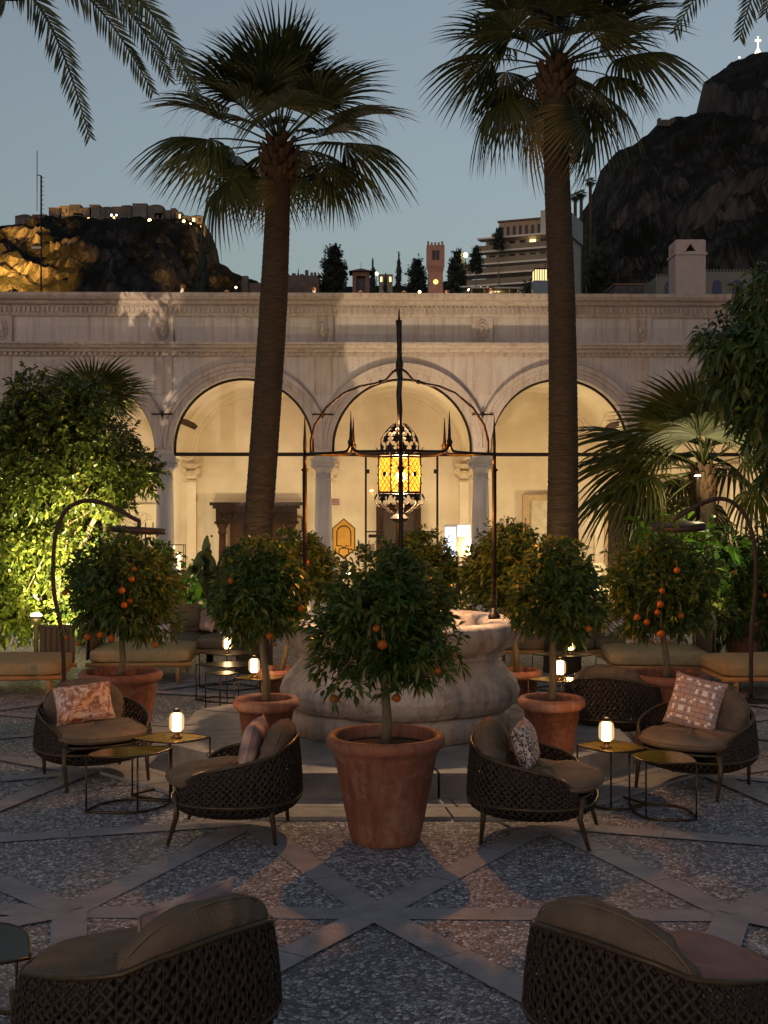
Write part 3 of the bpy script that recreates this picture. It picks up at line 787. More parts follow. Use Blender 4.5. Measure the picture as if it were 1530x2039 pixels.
# ============================================================ POTTED ORANGE TREES
TERRA = stainmat('terracotta', (.31,.105,.055), (.20,.066,.038), (.55,.46,.44), .8, 3.0, 7, (.34,.56), (.42,.27,.20))
SOIL = M('dark_soil', (.06,.04,.03), (.02,.015,.012), rough=.95, scale=30, bump=.9, bscale=60)
BARK = M('grey_green_stem', (.20,.15,.09), (.11,.085,.05), rough=.8, scale=25, bump=.5, stretch=(1,1,.3))
ORM = M('orange_peel', (.40,.095,.008), (.30,.065,.006), rough=.4, scale=8, bump=.15, bscale=300)
LEAF = leafmat('citrus_leaf', (.035,.075,.014), (.08,.13,.022), (.20,.19,.035), .45)
def citrus_mesh(rx, rz, seed, sprigs=620, L=.085, cone=0, extra=()):
    rg = random.Random(seed); bl = [(0,0,0, rx*.80, rx*.80, rz*.82)]
    for i in range(13):
        a = i*2.4; z = -.75+1.6*i/12; r = math.sqrt(max(.05, 1-z*z))
        kk = (1-cone*2*(z+.1))*rg.uniform(.85,1.15); bl.append((rx*.64*r*math.cos(a)*kk, rx*.64*r*math.sin(a)*kk, rz*.70*z, rx*rg.uniform(.24,.46), rx*rg.uniform(.24,.46), rz*rg.uniform(.24,.42)))
    for i in range(24):      # stray shoots and low tufts that break the outline
        a = rg.uniform(0, 6.28); z = rg.uniform(-.6, 1); r = math.sqrt(max(0, 1-z*z))*rg.uniform(.9, 1.08)*(1-cone*z)
        bl.append((rx*r*math.cos(a), rx*r*math.sin(a), rz*z*rg.uniform(.95, 1.12), rx*.10, rx*.10, rz*rg.uniform(.12,.2)))
    bl += [(f[0], f[1], f[2]+.04, .05, .05, .05) for f in extra for _ in (0, 1)]
    return blob_crown('crown', bl, LEAF, sprigs, per=9, L=L, W=.0125, seed=seed, shell=.55, droop=.38)[0], bl
def pot_mesh(rt, rb, h):
    l = .035
    return [(rb*.96, 0), (rb, .01), (rb+(rt-rb)*.12, h*.13), (rb+(rt-l-rb)*.86, h*.82), (rt-l*.9, h-.095), (rt-.022, h-.085), (rt-.005, h-.07), (rt, h-.045), (rt-.004, h-.02), (rt-.02, h-.004), (rt-.04, h), (rt-.06, h-.01), (rt-.065, h-.03), (rt-.07, h-.12)]
def pot_tree(label, base, rt, rb, h, crown_c, rx, rz, mesh, fruits, seed, lean=0):
    t = thing('orange_tree', label, 'potted tree', base, 0, 'potted orange trees')
    p = MB().lathe(pot_mesh(rt, rb, h), n=56).build('pot', TERRA, t)
    MB().lathe([(.001, h-.07), (rt*.45, h-.075), (rt-.068, h-.085)], n=32, caps=False).build('soil', SOIL, p)
    cc = Vector(crown_c)
    top = cc-Vector((0,0,rz*.35)); b0 = Vector((lean, 0, h-.1))
    mb = MB(); mb.tube([b0, b0.lerp(top, .3)+Vector((.012,0,0)), b0.lerp(top, .65)-Vector((.008,0,0)), top], [.036,.03,.027,.024], n=10)
    rg = random.Random(seed)
    for i in range(9):
        a = i*2.4; e = cc+Vector((math.cos(a)*rx*.7, math.sin(a)*rx*.7, rz*rg.uniform(-.5,.7)))
        s = top-Vector((0,0,rg.uniform(0,.12))); m_ = s.lerp(e, .5)+Vector((0,0,.05))
        mb.tube([s, m_, e], [.014,.008,.003], n=5)
    for (fx, fy, fz, r) in fruits:
        f_ = Vector((fx, fy, fz)); mb.tube([cc+f_+Vector((0,0,r*.7)), cc+f_*.93+Vector((0,0,.10)), cc+f_*.55+Vector((0,0,.08)), cc], [.003,.004,.006,.008], n=5)
    mb.build('trunk', BARK, t)
    cr = link('crown', mesh, t); cr.location = cc; cr.rotation_euler = (0,0,seed*1.3 if seed != 1 else 0)
    for (fx, fy, fz, r) in fruits:
        o = link('orange', ORG[0], t); o.location = cc+Vector((fx, fy, fz)); o.scale = (r/.050,)*3
    return t
ORG = [MB().sph((0,0,0), .04, 14, (1,1,.93)).mesh('orange', ORM)]
cm = [citrus_mesh(1, 1, 11)[0]]  # placeholder replaced below
mA, blA = citrus_mesh(.44, .45, 3, 1150, .078, .18, [(-.33,-.33,-.44), (.07,-.30,-.44), (-.24,-.30,-.40), (.2,-.30,-.42), (.38,-.3,-.28)])
mB, _ = citrus_mesh(.36, .40, 5, 950, .07, .1)
mC, _ = citrus_mesh(.55, .50, 8, 1250, .078, .12)
bpy.data.meshes.remove(cm[0])
# (base) from pot bottoms in the photo
D = 8.15; s = D/F
pot_tree('nearest orange tree, centred in front of the well in a tall terracotta pot', (.01, D, 0), .395, .228, .705,
    (.0, 0, P(770,1237,D).z), .5, .47, mA, [(-.33,-.33,-.46,.038), (.07,-.30,-.46,.036), (-.02,-.47,-.10,.042), (.42,-.2,-.18,.034), (-.06,-.45,.0,.033), (.33,-.35,-.28,.03)], 1)
def onstep(px, prim, D, z=.214): return ((px-CX)*D/F, D, z)
D = 9.75
pot_tree('orange tree in a mid sized pot on the well step, left of the well', onstep(530,0,D), .262, .165, .47,
    (-.03, 0, P(528,1180,D).z-.214), .46, .44, mB, [(.10,-.40,-.30,.036), (.33,-.3,-.1,.033), (-.2,-.4,.12,.03)], 2)
D = 9.72
pot_tree('orange tree in a mid sized pot on the well step, right of the well', onstep(1099,0,D), .265, .165, .48,
    (.03, 0, P(1100,1178,D).z-.214), .42, .44, mB, [(.2,-.38,-.25,.03)], 4, -.01)
D = 11.55
pot_tree('large orange tree with many low fruits in a wide pot before the left chaise', ((240-CX)*D/F, D, 0), .39, .26, .64,
    (.03, 0, P(250,1178,D).z), .6, .52, mC, [(-.22,-.5,-.37,.042), (-.10,-.52,-.35,.042), (.0,-.52,-.38,.046), (-.42,-.45,-.38,.03), (.16,-.5,-.05,.036), (.10,-.55,.05,.04), (.18,-.52,.15,.036), (.12,-.55,-.08,.038), (.38,-.45,-.45,.036), (-.3,-.5,-.43,.03), (-.45,-.4,.02,.034), (.2,-.5,.24,.03)], 5)
D = 11.45
pot_tree('large orange tree in a wide pot behind the armchair with checked pillow', ((1329-CX)*D/F, D, 0), .385, .25, .64,
    (-.05, 0, P(1318,1172,D).z), .6, .52, mC, [(-.13,-.55,-.36,.044), (-.25,-.52,-.26,.038), (-.33,-.5,-.22,.038), (-.14,-.57,-.10,.04), (-.12,-.55,.02,.034), (.05,-.55,-.2,.034), (.02,-.52,.2,.038), (-.16,-.55,-.17,.034)], 7)
D = 12.9
pot_tree('orange tree with golden lit leaves behind the well on its left', ((556-CX)*D/F, D, 0), .26, .17, .48,
    (.22, 0, P(585,1135,D).z), .46, .44, mB, [(-.1,-.4,-.35,.036), (.1,-.4,.1,.03)], 8)
D = 12.8
pot_tree('orange tree with golden lit leaves behind the well on its right', ((1030-CX)*D/F, D, 0), .26, .17, .48,
    (-.08, 0, P(1035,1135,D).z), .46, .46, mA, [(.1,-.4,-.1,.03)], 9)
D = 13.6
pot_tree('orange tree directly behind the well, its crown showing under the hanging lantern', ((838-CX)*D/F, D, 0), .3, .2, .55,
    (0, 0, P(838,1145,D).z), .43, .52, mA, [(.1,-.4,-.1,.03)], 12)
D = 16.9
pot_tree('reddish leaved orange tree at the right edge behind the arc lamp', ((1487-CX)*D/F, D, 0), .36, .24, .6,
    (0, 0, P(1490,1165,D).z), .58, .62, mC, [(.1,-.5,-.1,.036), (-.3,-.45,.2,.036)], 13)
# ============================================================ SOFAS, DAYBEDS
SOFA = M('tan_outdoor_fabric', (.42,.31,.17), (.33,.24,.135), rough=.95, scale=14, bump=.6, bscale=160)
SOFA2 = M('brown_outdoor_fabric', (.22,.165,.115), (.17,.13,.09), rough=.95, scale=14, bump=.6, bscale=160)
TEAK = M('oiled_teak', (.44,.26,.115), (.33,.18,.075), rough=.55, scale=5, stretch=(1,8,8), bump=.15)
ROPE = M('taupe_rope_straps', (.13,.095,.06), (.085,.065,.045), rough=.8, scale=50, bump=.4)
def strapped(mb, x0, x1, y0, y1, z0, z1, n):
    """upright straps wound between a bottom and a top rail, along the longer side"""
    lx, ly = x1-x0, y1-y0; L = max(lx, ly)
    for i in range(n):
        t = (i+.5)/n; w_ = L/n*.36
        if lx > ly:
            c = x0+lx*t; w_ *= 1.2; mb.box(c-w_, c+w_, y0, y0+.012, z0, z1); mb.box(c-w_, c+w_, y1-.012, y1, z0, z1)
        else:
            c = y0+ly*t; mb.box(x0, x0+.012, c-w_, c+w_, z0, z1); mb.box(x1-.012, x1, c-w_, c+w_, z0, z1)
def sofa(label, loc, rz, L, Wd, sides, cushions=1, cat='sofa', back_cush=0, mat=None):
    """local: x 0..L, y 0..Wd (front edge y=0). sides: list of 'back','left','right' strapped panels"""
    t = thing('garden_sofa' if cat == 'sofa' else 'daybed', label, cat, loc, R(rz))
    mat = mat or SOFA
    mb = MB()
    for y in (0.0, Wd-.06): mb.tube([(-.03, y+.03, .225), (L+.03, y+.03, .225)], .028, n=8)
    for x in (.05, L-.05): mb.box(x-.03, x+.03, .03, Wd-.03, .20, .232)
    mb.box(.02, L-.02, .05, Wd-.05, .225, .245)
    mb.build('frame', TEAK, t)
    for x in (.14, L-.14):
        for y in (.05, Wd-.05): MB().tube([(x, y, 0), (x, y, .21)], [.022,.03], n=10).build('leg', TEAK, t)
    n = cushions
    for i in range(n):
        a, b = L*i/n+.004, L*(i+1)/n-.004
        link('seat_cushion', rbox(a, b, .0, Wd-.02, .246, .40, .05, puff=.022, name='seat_cushion', mat=mat), t)
    for sd_ in sides:
        mb = MB()
        if sd_ == 'back': x0, x1, y0, y1 = 0, L, Wd-.01, Wd+.05
        elif sd_ == 'backend': x0, x1, y0, y1 = L-.42, L, Wd-.01, Wd+.05
        elif sd_ == 'left': x0, x1, y0, y1 = -.07, -.01, .25, Wd
        else: x0, x1, y0, y1 = L+.01, L+.07, .25, Wd
        strapped(mb, x0, x1, y0, y1, .25, .68, max(5, int(max(x1-x0, y1-y0)/.06)))
        mb.build('strapped_side', ROPE, t)
        mb = MB()
        if x1-x0 > y1-y0: mb.tube([(x0-.02, (y0+y1)/2, .685), (x1+.02, (y0+y1)/2, .685)], .026, n=8)
        else: mb.tube([((x0+x1)/2, y0-.02, .685), ((x0+x1)/2, y1+.02, .685)], .026, n=8)
        mb.build('top_rail', ROPE, t)
    for i in range(back_cush):
        a, b = L*i/back_cush+.01, L*(i+1)/back_cush-.01
        me = rbox(a, b, -.09, .09, -.19, .19, .06, puff=0, seg=4, name='back_cushion', mat=SOFA2)
        o = link('back_cushion', me, t); o.location = (0, Wd-.13, .60); o.rotation_euler = (R(-12), 0, 0)
    return t
# left side
sofa('tan daybed cut by the left edge of the photo, strapped back at its far side', (-5.15, 13.75, 0), 6, 1.5, 1.1, ['backend'], 1, 'daybed')
kx = C.objects[-1]
sofa('tan chaise with a strapped side panel behind the big pot on the left', (-3.60, 14.95, 0), 3, 1.22, 1.15, ['left'], 1, 'daybed')
sofa('brown sofa with back cushions behind the left chaise', (-3.5, 16.35, 0), -3, 1.95, .85, ['back'], 2, 'sofa', 2, SOFA2)
# right side
sofa('tan chaise with a strapped side panel behind the big pot on the right', (2.72, 14.7, 0), -3, 1.22, 1.2, ['right'], 1, 'daybed')
sofa('long brown sofa with scatter pillows behind the right chaise', (1.55, 16.2, 0), 2, 2.5, .9, ['back'], 2, 'sofa', 3, SOFA2)
sofa('tan daybed cut by the right edge of the photo', (3.82, 13.75, 0), 4, 1.5, 1.1, ['right'], 1, 'daybed')
sp = [('grey and white patterned pillow at the left edge daybed', 'leafy', (-4.98, 15.15, .56), .42, .36, 20),
    ('pink pillow, first of the leaning pair on the left back sofa', 'petal', (-2.42, 16.95, .60), .38, .36, -50),
    ('rosy pillow, second of the leaning pair on the left back sofa', 'plain', (-2.28, 16.95, .60), .38, .34, -40),
    ('zigzag patterned pillow at the right end of the left back sofa', 'zig', (-2.0, 16.75, .57), .46, .36, -5),
    ('white zigzag pillow lying on the left chaise under the orange tree', 'zig', (-2.95, 15.8, .50), .42, .28, 8),
    ('white zigzag pillow near the middle of the right back sofa', 'zig', (3.12, 16.55, .56), .44, .32, 8),
    ('beige pillow against the right back sofa behind the slim potted tree', 'plain', (2.62, 16.75, .62), .42, .40, 0),
    ('pink triangle patterned pillow at the left end of the right back sofa', 'check', (1.95, 16.7, .58), .42, .36, 5),
    ('white and tan pillow leaning by the strapped side of the right chaise', 'check', (3.62, 15.75, .55), .46, .34, -12),
    ('pale pillow behind the low branches of the big right orange tree', 'zig', (3.28, 15.78, .53), .4, .3, 10),
    ('brown rolled pillow standing above the strapped panel of the right chaise', 'plain', (4.18, 16.1, .72), .34, .28, 0)]
for i, (lb, k, loc, w_, h_, rz) in enumerate(sp): pillow(lb, k, loc, w_, h_, rz, -20, 0, seed=20+i)

# ============================================================ ARC HEATERS
HM = M('dark_brown_steel', (.055,.035,.03), (.035,.024,.02), rough=.45, metal=.3, scale=10)
def arc_lamp(label, D, pole, base_px, disc, w, tilt, mount):
    b = P(base_px, 0, D); t = thing('arc_heater', label, 'patio heater', (b.x, D, 0))
    off = Vector((b.x, D, 0))
    pts = [Vector((0, 0, .03))]+[P(x, y, D)-off for x, y in pole]
    # smooth the polyline
    sm_ = []
    for i in range(len(pts)-1):
        p0, p1, p2, p3 = pts[max(i-1, 0)], pts[i], pts[i+1], pts[min(i+2, len(pts)-1)]
        for k in range(5):
            q = k/5; sm_.append(.5*((2*p1)+(p2-p0)*q+(2*p0-5*p1+4*p2-p3)*q*q+(3*p1-p0-3*p2+p3)*q**3))
    sm_.append(pts[-1])
    MB().tube(sm_, .024, n=8).build('arm', HM, t)
    MB().lathe([(.22,0), (.22,.02), (.05,.03), (.03,.06)], n=24).build('foot_plate', HM, t)
    c = P(disc[0], disc[1], D)-off; r = w/2*D/F
    mb = MB(); mb.lathe([(.001,-.028), (r*.93,-.028), (r*.95,-.030), (r,-.028), (r,.02), (r*.98,.03), (r*.5,.034), (.001,.036)], n=48, caps=False)
    mb.xf(Matrix.Translation(c) @ Matrix.Rotation(R(tilt), 4, 'Y') @ Matrix.Rotation(R(mount), 4, 'X')); mb.build('disc', HM, t)
    mb = MB(); mb.tube([pts[-1]+Vector((0,0,.01)), pts[-1]-Vector((0,0,.05)), c+Vector((0,0,.02))], .022, n=8); mb.build('joint', HM, t)
arc_lamp('tall arc heater with flat disc head curving over from the left shrub', 13.6, [(124,1270), (108,1180), (106,1120), (112,1060), (128,1020), (150,1003), (175,997), (205,1002), (235,1015), (262,1030), (277,1037)], 128, (275,1056), 110, 3.5, 0)
arc_lamp('tall arc heater with flat disc head curving in from the right edge', 13.6, [(1497,1270), (1505,1180), (1506,1120), (1500,1070), (1487,1030), (1463,1003), (1437,993), (1410,998), (1385,1009), (1362,1023), (1346,1033)], 1496, (1350,1049), 112, -2.5, 5)

# ============================================================ PALMS
PALMG = leafmat('fan_palm_leaf', (.022,.034,.014), (.04,.05,.016), (.08,.08,.022), .3)
PALMY = leafmat('old_palm_leaf', (.16,.10,.03), (.10,.09,.03), (.2,.13,.04), .3)
PTR = M('palm_trunk_bark', (.075,.055,.036), (.032,.025,.017), rough=.9, scale=9, bump=.8, bscale=14, stretch=(.8,.8,7))
BOOT = M('palm_leaf_bases', (.10,.06,.032), (.045,.03,.018), rough=.9, scale=14, bump=.7)
def fan_leaf(name, mat, pet=.8, rad=.95, droop=.5, seed=0, nseg=38, spread=135, pd=.25, vf=0.0):
    """leaf growing along +x from the origin, petiole bending down, fan of folded segments"""
    rg = random.Random(seed); mb = MB()
    pp = [Vector((pet*t, 0, -pd*pet*t*t)) for t in (0, .25, .5, .75, 1)]
    mb.tube(pp, [.022,.016,.013,.011,.01], n=5)
    h = pp[-1]; ax = (pp[-1]-pp[-2]).normalized(); upv = Vector((0,1,0)).cross(ax)*-1
    if upv.z < 0: upv = -upv
    for i in range(nseg):
        q = (i/(nseg-1)*2-1); a = R(spread)*q+R(rg.uniform(-1.2, 1.2))
        L = rad*(1-.28*abs(q)**1.6)*rg.uniform(.92, 1.06)
        sd_ = (Vector((0,1,0))*math.cos(vf)+upv*math.sin(vf)*(1 if a > 0 else -1)); d = ax*math.cos(a)+sd_*math.sin(a); s = -ax*math.sin(a)+sd_*math.cos(a)
        aw = R(spread)/(nseg-1)*1.0; st = 7; k = len(mb.v); cup = .22
        dr = droop*rg.uniform(.8, 1.25); tw = rg.uniform(-.4, .4)
        for j in range(st+1):
            t = j/st; r = L*(.03+.97*t)
            wv = r*math.tan(aw)*1.0 if t < .5 else .5*L*math.tan(aw)*max(.03, (1-(t-.5)/.5)**.8)
            c = h+d*r*(1-.12*dr*max(0, t-.4))+upv*(cup*L*t*(1-t)*.5)
            c.z -= dr*L*max(0, t-.30)**2*1.25
            e = max(0, t-.5)*tw
            mb.v += [tuple(c-s*wv+upv*wv*(.35+e)), tuple(c-upv*wv*.35), tuple(c+s*wv+upv*wv*(.35-e))]
        for j in range(st):
            b = k+j*3; mb.f += [(b, b+1, b+4, b+3), (b+1, b+2, b+5, b+4)]; mb.sm += [True, True]
    for _ in range(8):      # loose threads hanging from the leaf edge
        a = R(rg.uniform(-1, 1)*spread); r = rad*rg.uniform(.5, .8); p = h+(ax*math.cos(a)+Vector((0,1,0))*math.sin(a))*r
        mb.tube([p, p+Vector((rg.uniform(-.02,.02), rg.uniform(-.02,.02), -.12)), p+Vector((rg.uniform(-.05,.05), 0, -.3))], .0018, n=3, caps=False)
    return mb.mesh(name, mat)
def fan_palm(label, pts, radii, fronds, rad, seed, meshes, top_off=.0, boots=True, cat='palm tree'):
    base = Vector(pts[0]); t = thing('fan_palm', label, cat, base)
    pl = [Vector(p)-base for p in pts]
    # ring scarred trunk
    rg = random.Random(seed); fine = []; rr = []
    for i in range(len(pl)-1):
        p0, p1, p2, p3 = pl[max(i-1, 0)], pl[i], pl[i+1], pl[min(i+2, len(pl)-1)]
        n = max(2, int((p2-p1).length/.035))
        for k in range(n):
            q = k/n; fine.append(.5*((2*p1)+(p2-p0)*q+(2*p0-5*p1+4*p2-p3)*q*q+(3*p1-p0-3*p2+p3)*q**3)); rr.append((radii[i]+(radii[i+1]-radii[i])*q)*(1+(.022 if len(rr) % 2 else -.0)+rg.uniform(-.008,.008)))
    fine.append(pl[-1]); rr.append(radii[-1])
    MB().tube(fine, rr, n=20).build('trunk', PTR, t)
    top = pl[-1]
    if boots:
        mb = MB()
        for i in range(46):
            a = i*2.4; z = -.42*rad+.5*rad*i/46; r0 = radii[-1]*(1.0+.3*(1-abs(i/23-1)))
            d = Vector((math.cos(a), math.sin(a), 0)); s = Vector((-d.y, d.x, 0)); p = top+d*r0*.8+Vector((0,0,z)); L = rg.uniform(.12,.2)*rad
            e = p+d*L*.6+Vector((0,0,L*.75))
            mb.add([p+s*.07*rad, p-s*.07*rad, e-s*.03*rad, e+s*.03*rad, p+d*.05-Vector((0,0,.05))], [(0,1,2,3), (0,4,1), (0,3,4), (1,4,2), (2,4,3)])
        mb.build('leaf_bases', BOOT, t)
    for (az, el, k, sc_) in fronds:
        o = link('frond', meshes[k], t); o.location = top+Vector((0,0,.10*rad*math.sin(R(el))))
        o.rotation_euler = Euler((R(((az*7) % 50)-25), R(-el), R(az)), 'XYZ'); o.scale = (sc_,)*3
    return t
fm = [fan_leaf('frond', PALMG, .7, 1.0, .35, 1, pd=.06, vf=.6, spread=98), fan_leaf('frond', PALMG, .85, 1.0, .6, 2, pd=.2, vf=-.35, spread=112), fan_leaf('frond', PALMG, .85, 1.0, 1.0, 3, pd=.3, vf=-.5, spread=115), fan_leaf('frond', PALMY, .7, .85, .9, 4, pd=.35, vf=-.5, spread=110), fan_leaf('frond', PALMG, .8, 1.0, .45, 5, pd=.12, vf=.35, spread=105)]
def crown_list(seed, n, skew=None, lo=-12):
    rg = random.Random(seed); L = []
    for i in range(n):
        t = i/(n-1); el = 84-(84-lo)*t**.72+rg.uniform(-7, 7); az = i*137.5+rg.uniform(-12, 12)
        if el < 12 and math.sin(R(az)) < -.35: continue
        k = 0 if el > 55 else (4 if el > 28 else (1 if el > -8 else 2))
        L.append((az, el, k, rg.uniform(.92, 1.1)*(1.0 if el > 4 else .74)))
    return L
DP = 16.0
def pp(l): return [P(x, y, DP) for x, y in l]
g1 = P(506, 0, DP); g1.z = 0
fl = crown_list(5, 42)
fan_palm('tall fan palm with leaning trunk left of the lantern, full crown against the sky', [g1]+pp([(510,1180), (513,1075), (528,860), (545,600), (554,390), (556,300)]), [.25,.205,.19,.185,.18,.155,.18], fl+[(-35,-62,3,.62)], 1.0, 3, fm)
g2 = P(1120, 0, DP); g2.z = 0
fl = crown_list(9, 40)
fan_palm('tallest fan palm with straight trunk right of the lantern, crown cut by the top edge', [g2]+pp([(1122,1180), (1121,1050), (1122,850), (1119,600), (1109,330), (1107,140)]), [.25,.215,.205,.19,.175,.165,.19], fl+[(-42,-42,3,.95), (-150,-50,3,.85), (-20,-50,1,.85)], 1.0, 6, fm)
# low fan palm on the right, lit from below
DP = 17.2
g3 = P(1412, 0, DP); g3.z = 0
PALM3 = leafmat('low_palm_leaf', (.045,.06,.014), (.07,.085,.018), (.12,.12,.03), .3)
fm3 = [fan_leaf('frond', PALM3, .8, 1.05, .45, 11, pd=.15, nseg=34, spread=120, vf=-.2), fan_leaf('frond', PALM3, .9, 1.1, 1.0, 12, pd=.3, nseg=34, spread=120, vf=-.4)]
rg = random.Random(2); fl = []
for i in range(30):
    el = 80-92*(i/29)+rg.uniform(-6, 6); az = i*137.5+40
    if el < 40 and math.sin(R(az)) < -.45: continue
    fl.append((az, el, 0 if el > 20 else 1, rg.uniform(.8,1.0)))
fl += [(185, -2, 0, 1.2), (178, 15, 0, 1.15), (195, -22, 1, 1.0), (170, 32, 0, 1.15)]
fan_palm('short fan palm with floodlit trunk at the right, wide fans before the arcade', [g3]+pp([(1412,1150), (1411,1060), (1408,990), (1402,940)]), [.16,.14,.125,.12,.13], fl, .9, 8, fm3)
# fan palm behind the left shrub
DP = 19.0
g4 = P(175, 0, DP); g4.z = 0
fl = [(i*137.5, 84-40*(i/11), 0, .62) for i in range(12)]
fan_palm('fan palm whose spiky fans poke out above the big leafy shrub on the left', [g4]+pp([(185,1000), (185,850)]), [.16,.15,.15], fl, .9, 9, fm3)

# date palms out of frame, their fronds hang into the picture
def frond_curve(p, n):
    out = []
    for i in range(n+1):
        t = i/n; a, b, c, d = p
        out.append(a*(1-t)**3+b*3*t*(1-t)**2+c*3*t*t*(1-t)+d*t**3)
    return out
DATEL = leafmat('date_palm_leaflet', (.025,.04,.018), (.045,.06,.022), (.09,.09,.03), .25)
def date_frond(parent, ctrl, off, seed, LL=.30):
    rg = random.Random(seed); cv = frond_curve([c-off for c in ctrl], 60); mb = MB()
    m_ = len(cv); mb.tube(cv, [.02*(1-i/m_)+.004 for i in range(m_)], n=5)
    Lr = sum((cv[i+1]-cv[i]).length for i in range(m_-1)); n = int(Lr/.02)
    for i in range(n):
        t = .06+.94*i/n; f = t*(m_-1); k = min(int(f), m_-2); p = cv[k].lerp(cv[k+1], f-k); tg = (cv[k+1]-cv[k]).normalized()
        side = tg.cross(Vector((0,1,0))).normalized() if i % 2 else -tg.cross(Vector((0,1,0))).normalized()
        side = (side+Vector((0, rg.uniform(-.75,.75), 0))).normalized()
        L = LL*math.sin(PI*min(1, .12+t*.82))**.55*rg.uniform(.85,1.1)*(1-.25*t)
        d = (side*.72+tg*.75+Vector((0,0,-.15))).normalized(); s = d.cross(Vector((0,1,.2))).normalized()*.011
        mid = p+d*L*.5+Vector((0,0,-.01)); tip = p+d*L+Vector((0,0,-.05*L/.3))
        mb.add([p-s*.5, p+s*.5, mid+s, mid-s, tip], [(0,1,2,3), (3,2,4)])
    return mb.build('frond', DATEL, parent)
def date_palm(label, crown, D, fr, seed):
    c = P(crown[0], crown[1], D); t = thing('date_palm', label, 'palm tree', (c.x, c.y, 0)); off = Vector((c.x, c.y, 0))
    MB().tube([(-.0,0,0), (0,0,c.z*.5), (0,0,c.z)], [.25,.22,.2], n=18).build('trunk', PTR, t)
    for i, f in enumerate(fr):
        pts = [P(x, y, D+dy) for (x, y), dy in zip(f[0], f[1])]
        date_frond(t, [c]+pts, off, seed+i)
date_palm('date palm standing out of frame, its long fronds hanging into the top left', (-130,-70), 11.0,
    [([(60,-110), (120,60), (179,276)], (0,-.1,-.2)), ([(90,-150), (210,0), (305,186)], (.1,.3,.4)), ([(120,-160), (260,-20), (338,160)], (.3,.6,.8)), ([(150,-170), (300,-40), (392,192)], (-.3,-.4,-.6)),
     ([(100,-200), (220,-100), (285,14)], (.6,1.2,1.6)), ([(-200,-200), (-330,-60), (-380,150)], (0,0,0)), ([(-100,-300), (-60,-350), (30,-380)], (.8,1.5,2.2)), ([(-40,-60), (10,20), (12,-5)], (-.8,-1.2,-1.6)),
     ([(-160,-260), (-250,-300), (-330,-280)], (-.5,-1,-1.5))], 40)
date_palm('date palm standing out of frame beyond the top right corner', (1680,-170), 11.0,
    [([(1560,-230), (1440,-120), (1343,68)], (.1,.2,.3)), ([(1600,-200), (1510,-90), (1474,78)], (-.2,-.3,-.4)), ([(1620,-180), (1560,-60), (1523,28)], (.3,.5,.7)), ([(1500,-320), (1400,-200), (1375,-10)], (.6,1,1.2)),
     ([(1760,-260), (1900,-120), (1960,100)], (0,0,0)), ([(1700,-350), (1720,-400), (1760,-420)], (.8,1.4,2))], 60)

# ============================================================ SHRUBS
FIC = leafmat('glossy_shrub_leaf', (.028,.05,.008), (.065,.09,.012), (.15,.16,.025), .3, .28)
def shrub(name, label, cat, base, D, blobs, mat, sprigs, per, L, W, seed, trunks=(), droop=.25, bark=BARK, shell=.3):
    t = thing(name, label, cat, base); off = Vector(base)
    bl = []
    for (x, y, rx, ry, dy, rd) in blobs:
        p = P(x, y, D+dy)-off; k = D/F; bl.append((p.x, p.y, p.z, rx*k, rd, ry*k))
    me, cen = blob_crown('crown', bl, mat, sprigs, per, L, W, seed, shell=shell, droop=droop); link('crown', me, t)
    mb = MB()
    for pts, r in trunks:
        mb.tube([P(x, y, D+dy)-off for x, y, dy in pts], r, n=8)
    for i in range(0, len(cen), max(1, len(cen)//60)):
        p = Vector(cen[i]); b = Vector(bl[i % len(bl)][:3]); mb.tube([p, p.lerp(b, .5)+Vector((0,0,-.03)), b], [.004,.008,.014], n=5)
    mb.build('trunk', bark, t); return t
D = 17.0
shrub('leafy_shrub', 'huge glossy leaved shrub glowing yellow green from a floodlight at its foot, left edge', 'shrub', (P(105,0,D).x, D, 0), D,
    [(60,840,75,60,0,.6), (130,830,80,70,.2,.6), (200,880,75,70,0,.6), (250,935,60,55,-.1,.5), (290,945,30,28,0,.3), (60,950,100,90,-.2,.7), (150,960,90,80,0,.7), (30,1080,110,90,0,.7), (110,1080,70,90,0,.6),
     (40,1190,100,80,0,.7), (100,1220,60,60,.1,.5), (-60,900,90,90,0,.7), (-80,1080,100,120,0,.8), (170,790,45,40,.2,.4), (60,775,40,35,0,.4), (225,1010,40,25,0,.3), (20,860,60,70,.2,.5), (240,1200,60,45,.4,.4)],
    FIC, 8200, 6, .095, .021, 21, [([(110,1370,0), (104,1250,0), (115,1100,0), (150,950,0)], [.09,.08,.06,.03]), ([(104,1250,0), (60,1100,0), (40,900,0)], [.06,.05,.02]), ([(130,1150,.1), (190,1030,0), (250,960,0)], [.05,.035,.015])], .3)
UMB = leafmat('umbrella_tree_leaf', (.03,.06,.018), (.05,.09,.022), (.10,.13,.03), .25, .3)
D = 14.6
shrub('umbrella_tree', 'dark umbrella tree with drooping leaflets filling the upper right edge', 'tree', (P(1570,0,D).x, D, 0), D,
    [(1500,700,70,60,0,.5), (1440,690,45,40,0,.35), (1530,600,50,60,0,.4), (1530,820,50,65,0,.45), (1565,890,45,60,.1,.4), (1590,720,80,90,0,.6), (1465,765,40,40,0,.35)],
    UMB, 640, 9, .17, .03, 31, [([(1570,1370,0), (1565,1100,0), (1550,850,0), (1520,700,0)], [.09,.08,.06,.03]), ([(1560,900,0), (1500,780,0), (1450,700,0)], [.04,.03,.01])], .75, shell=.4)
BRI = leafmat('broad_green_leaf', (.05,.12,.012), (.09,.2,.02), (.14,.26,.03), .45, .35)
D = 16.4
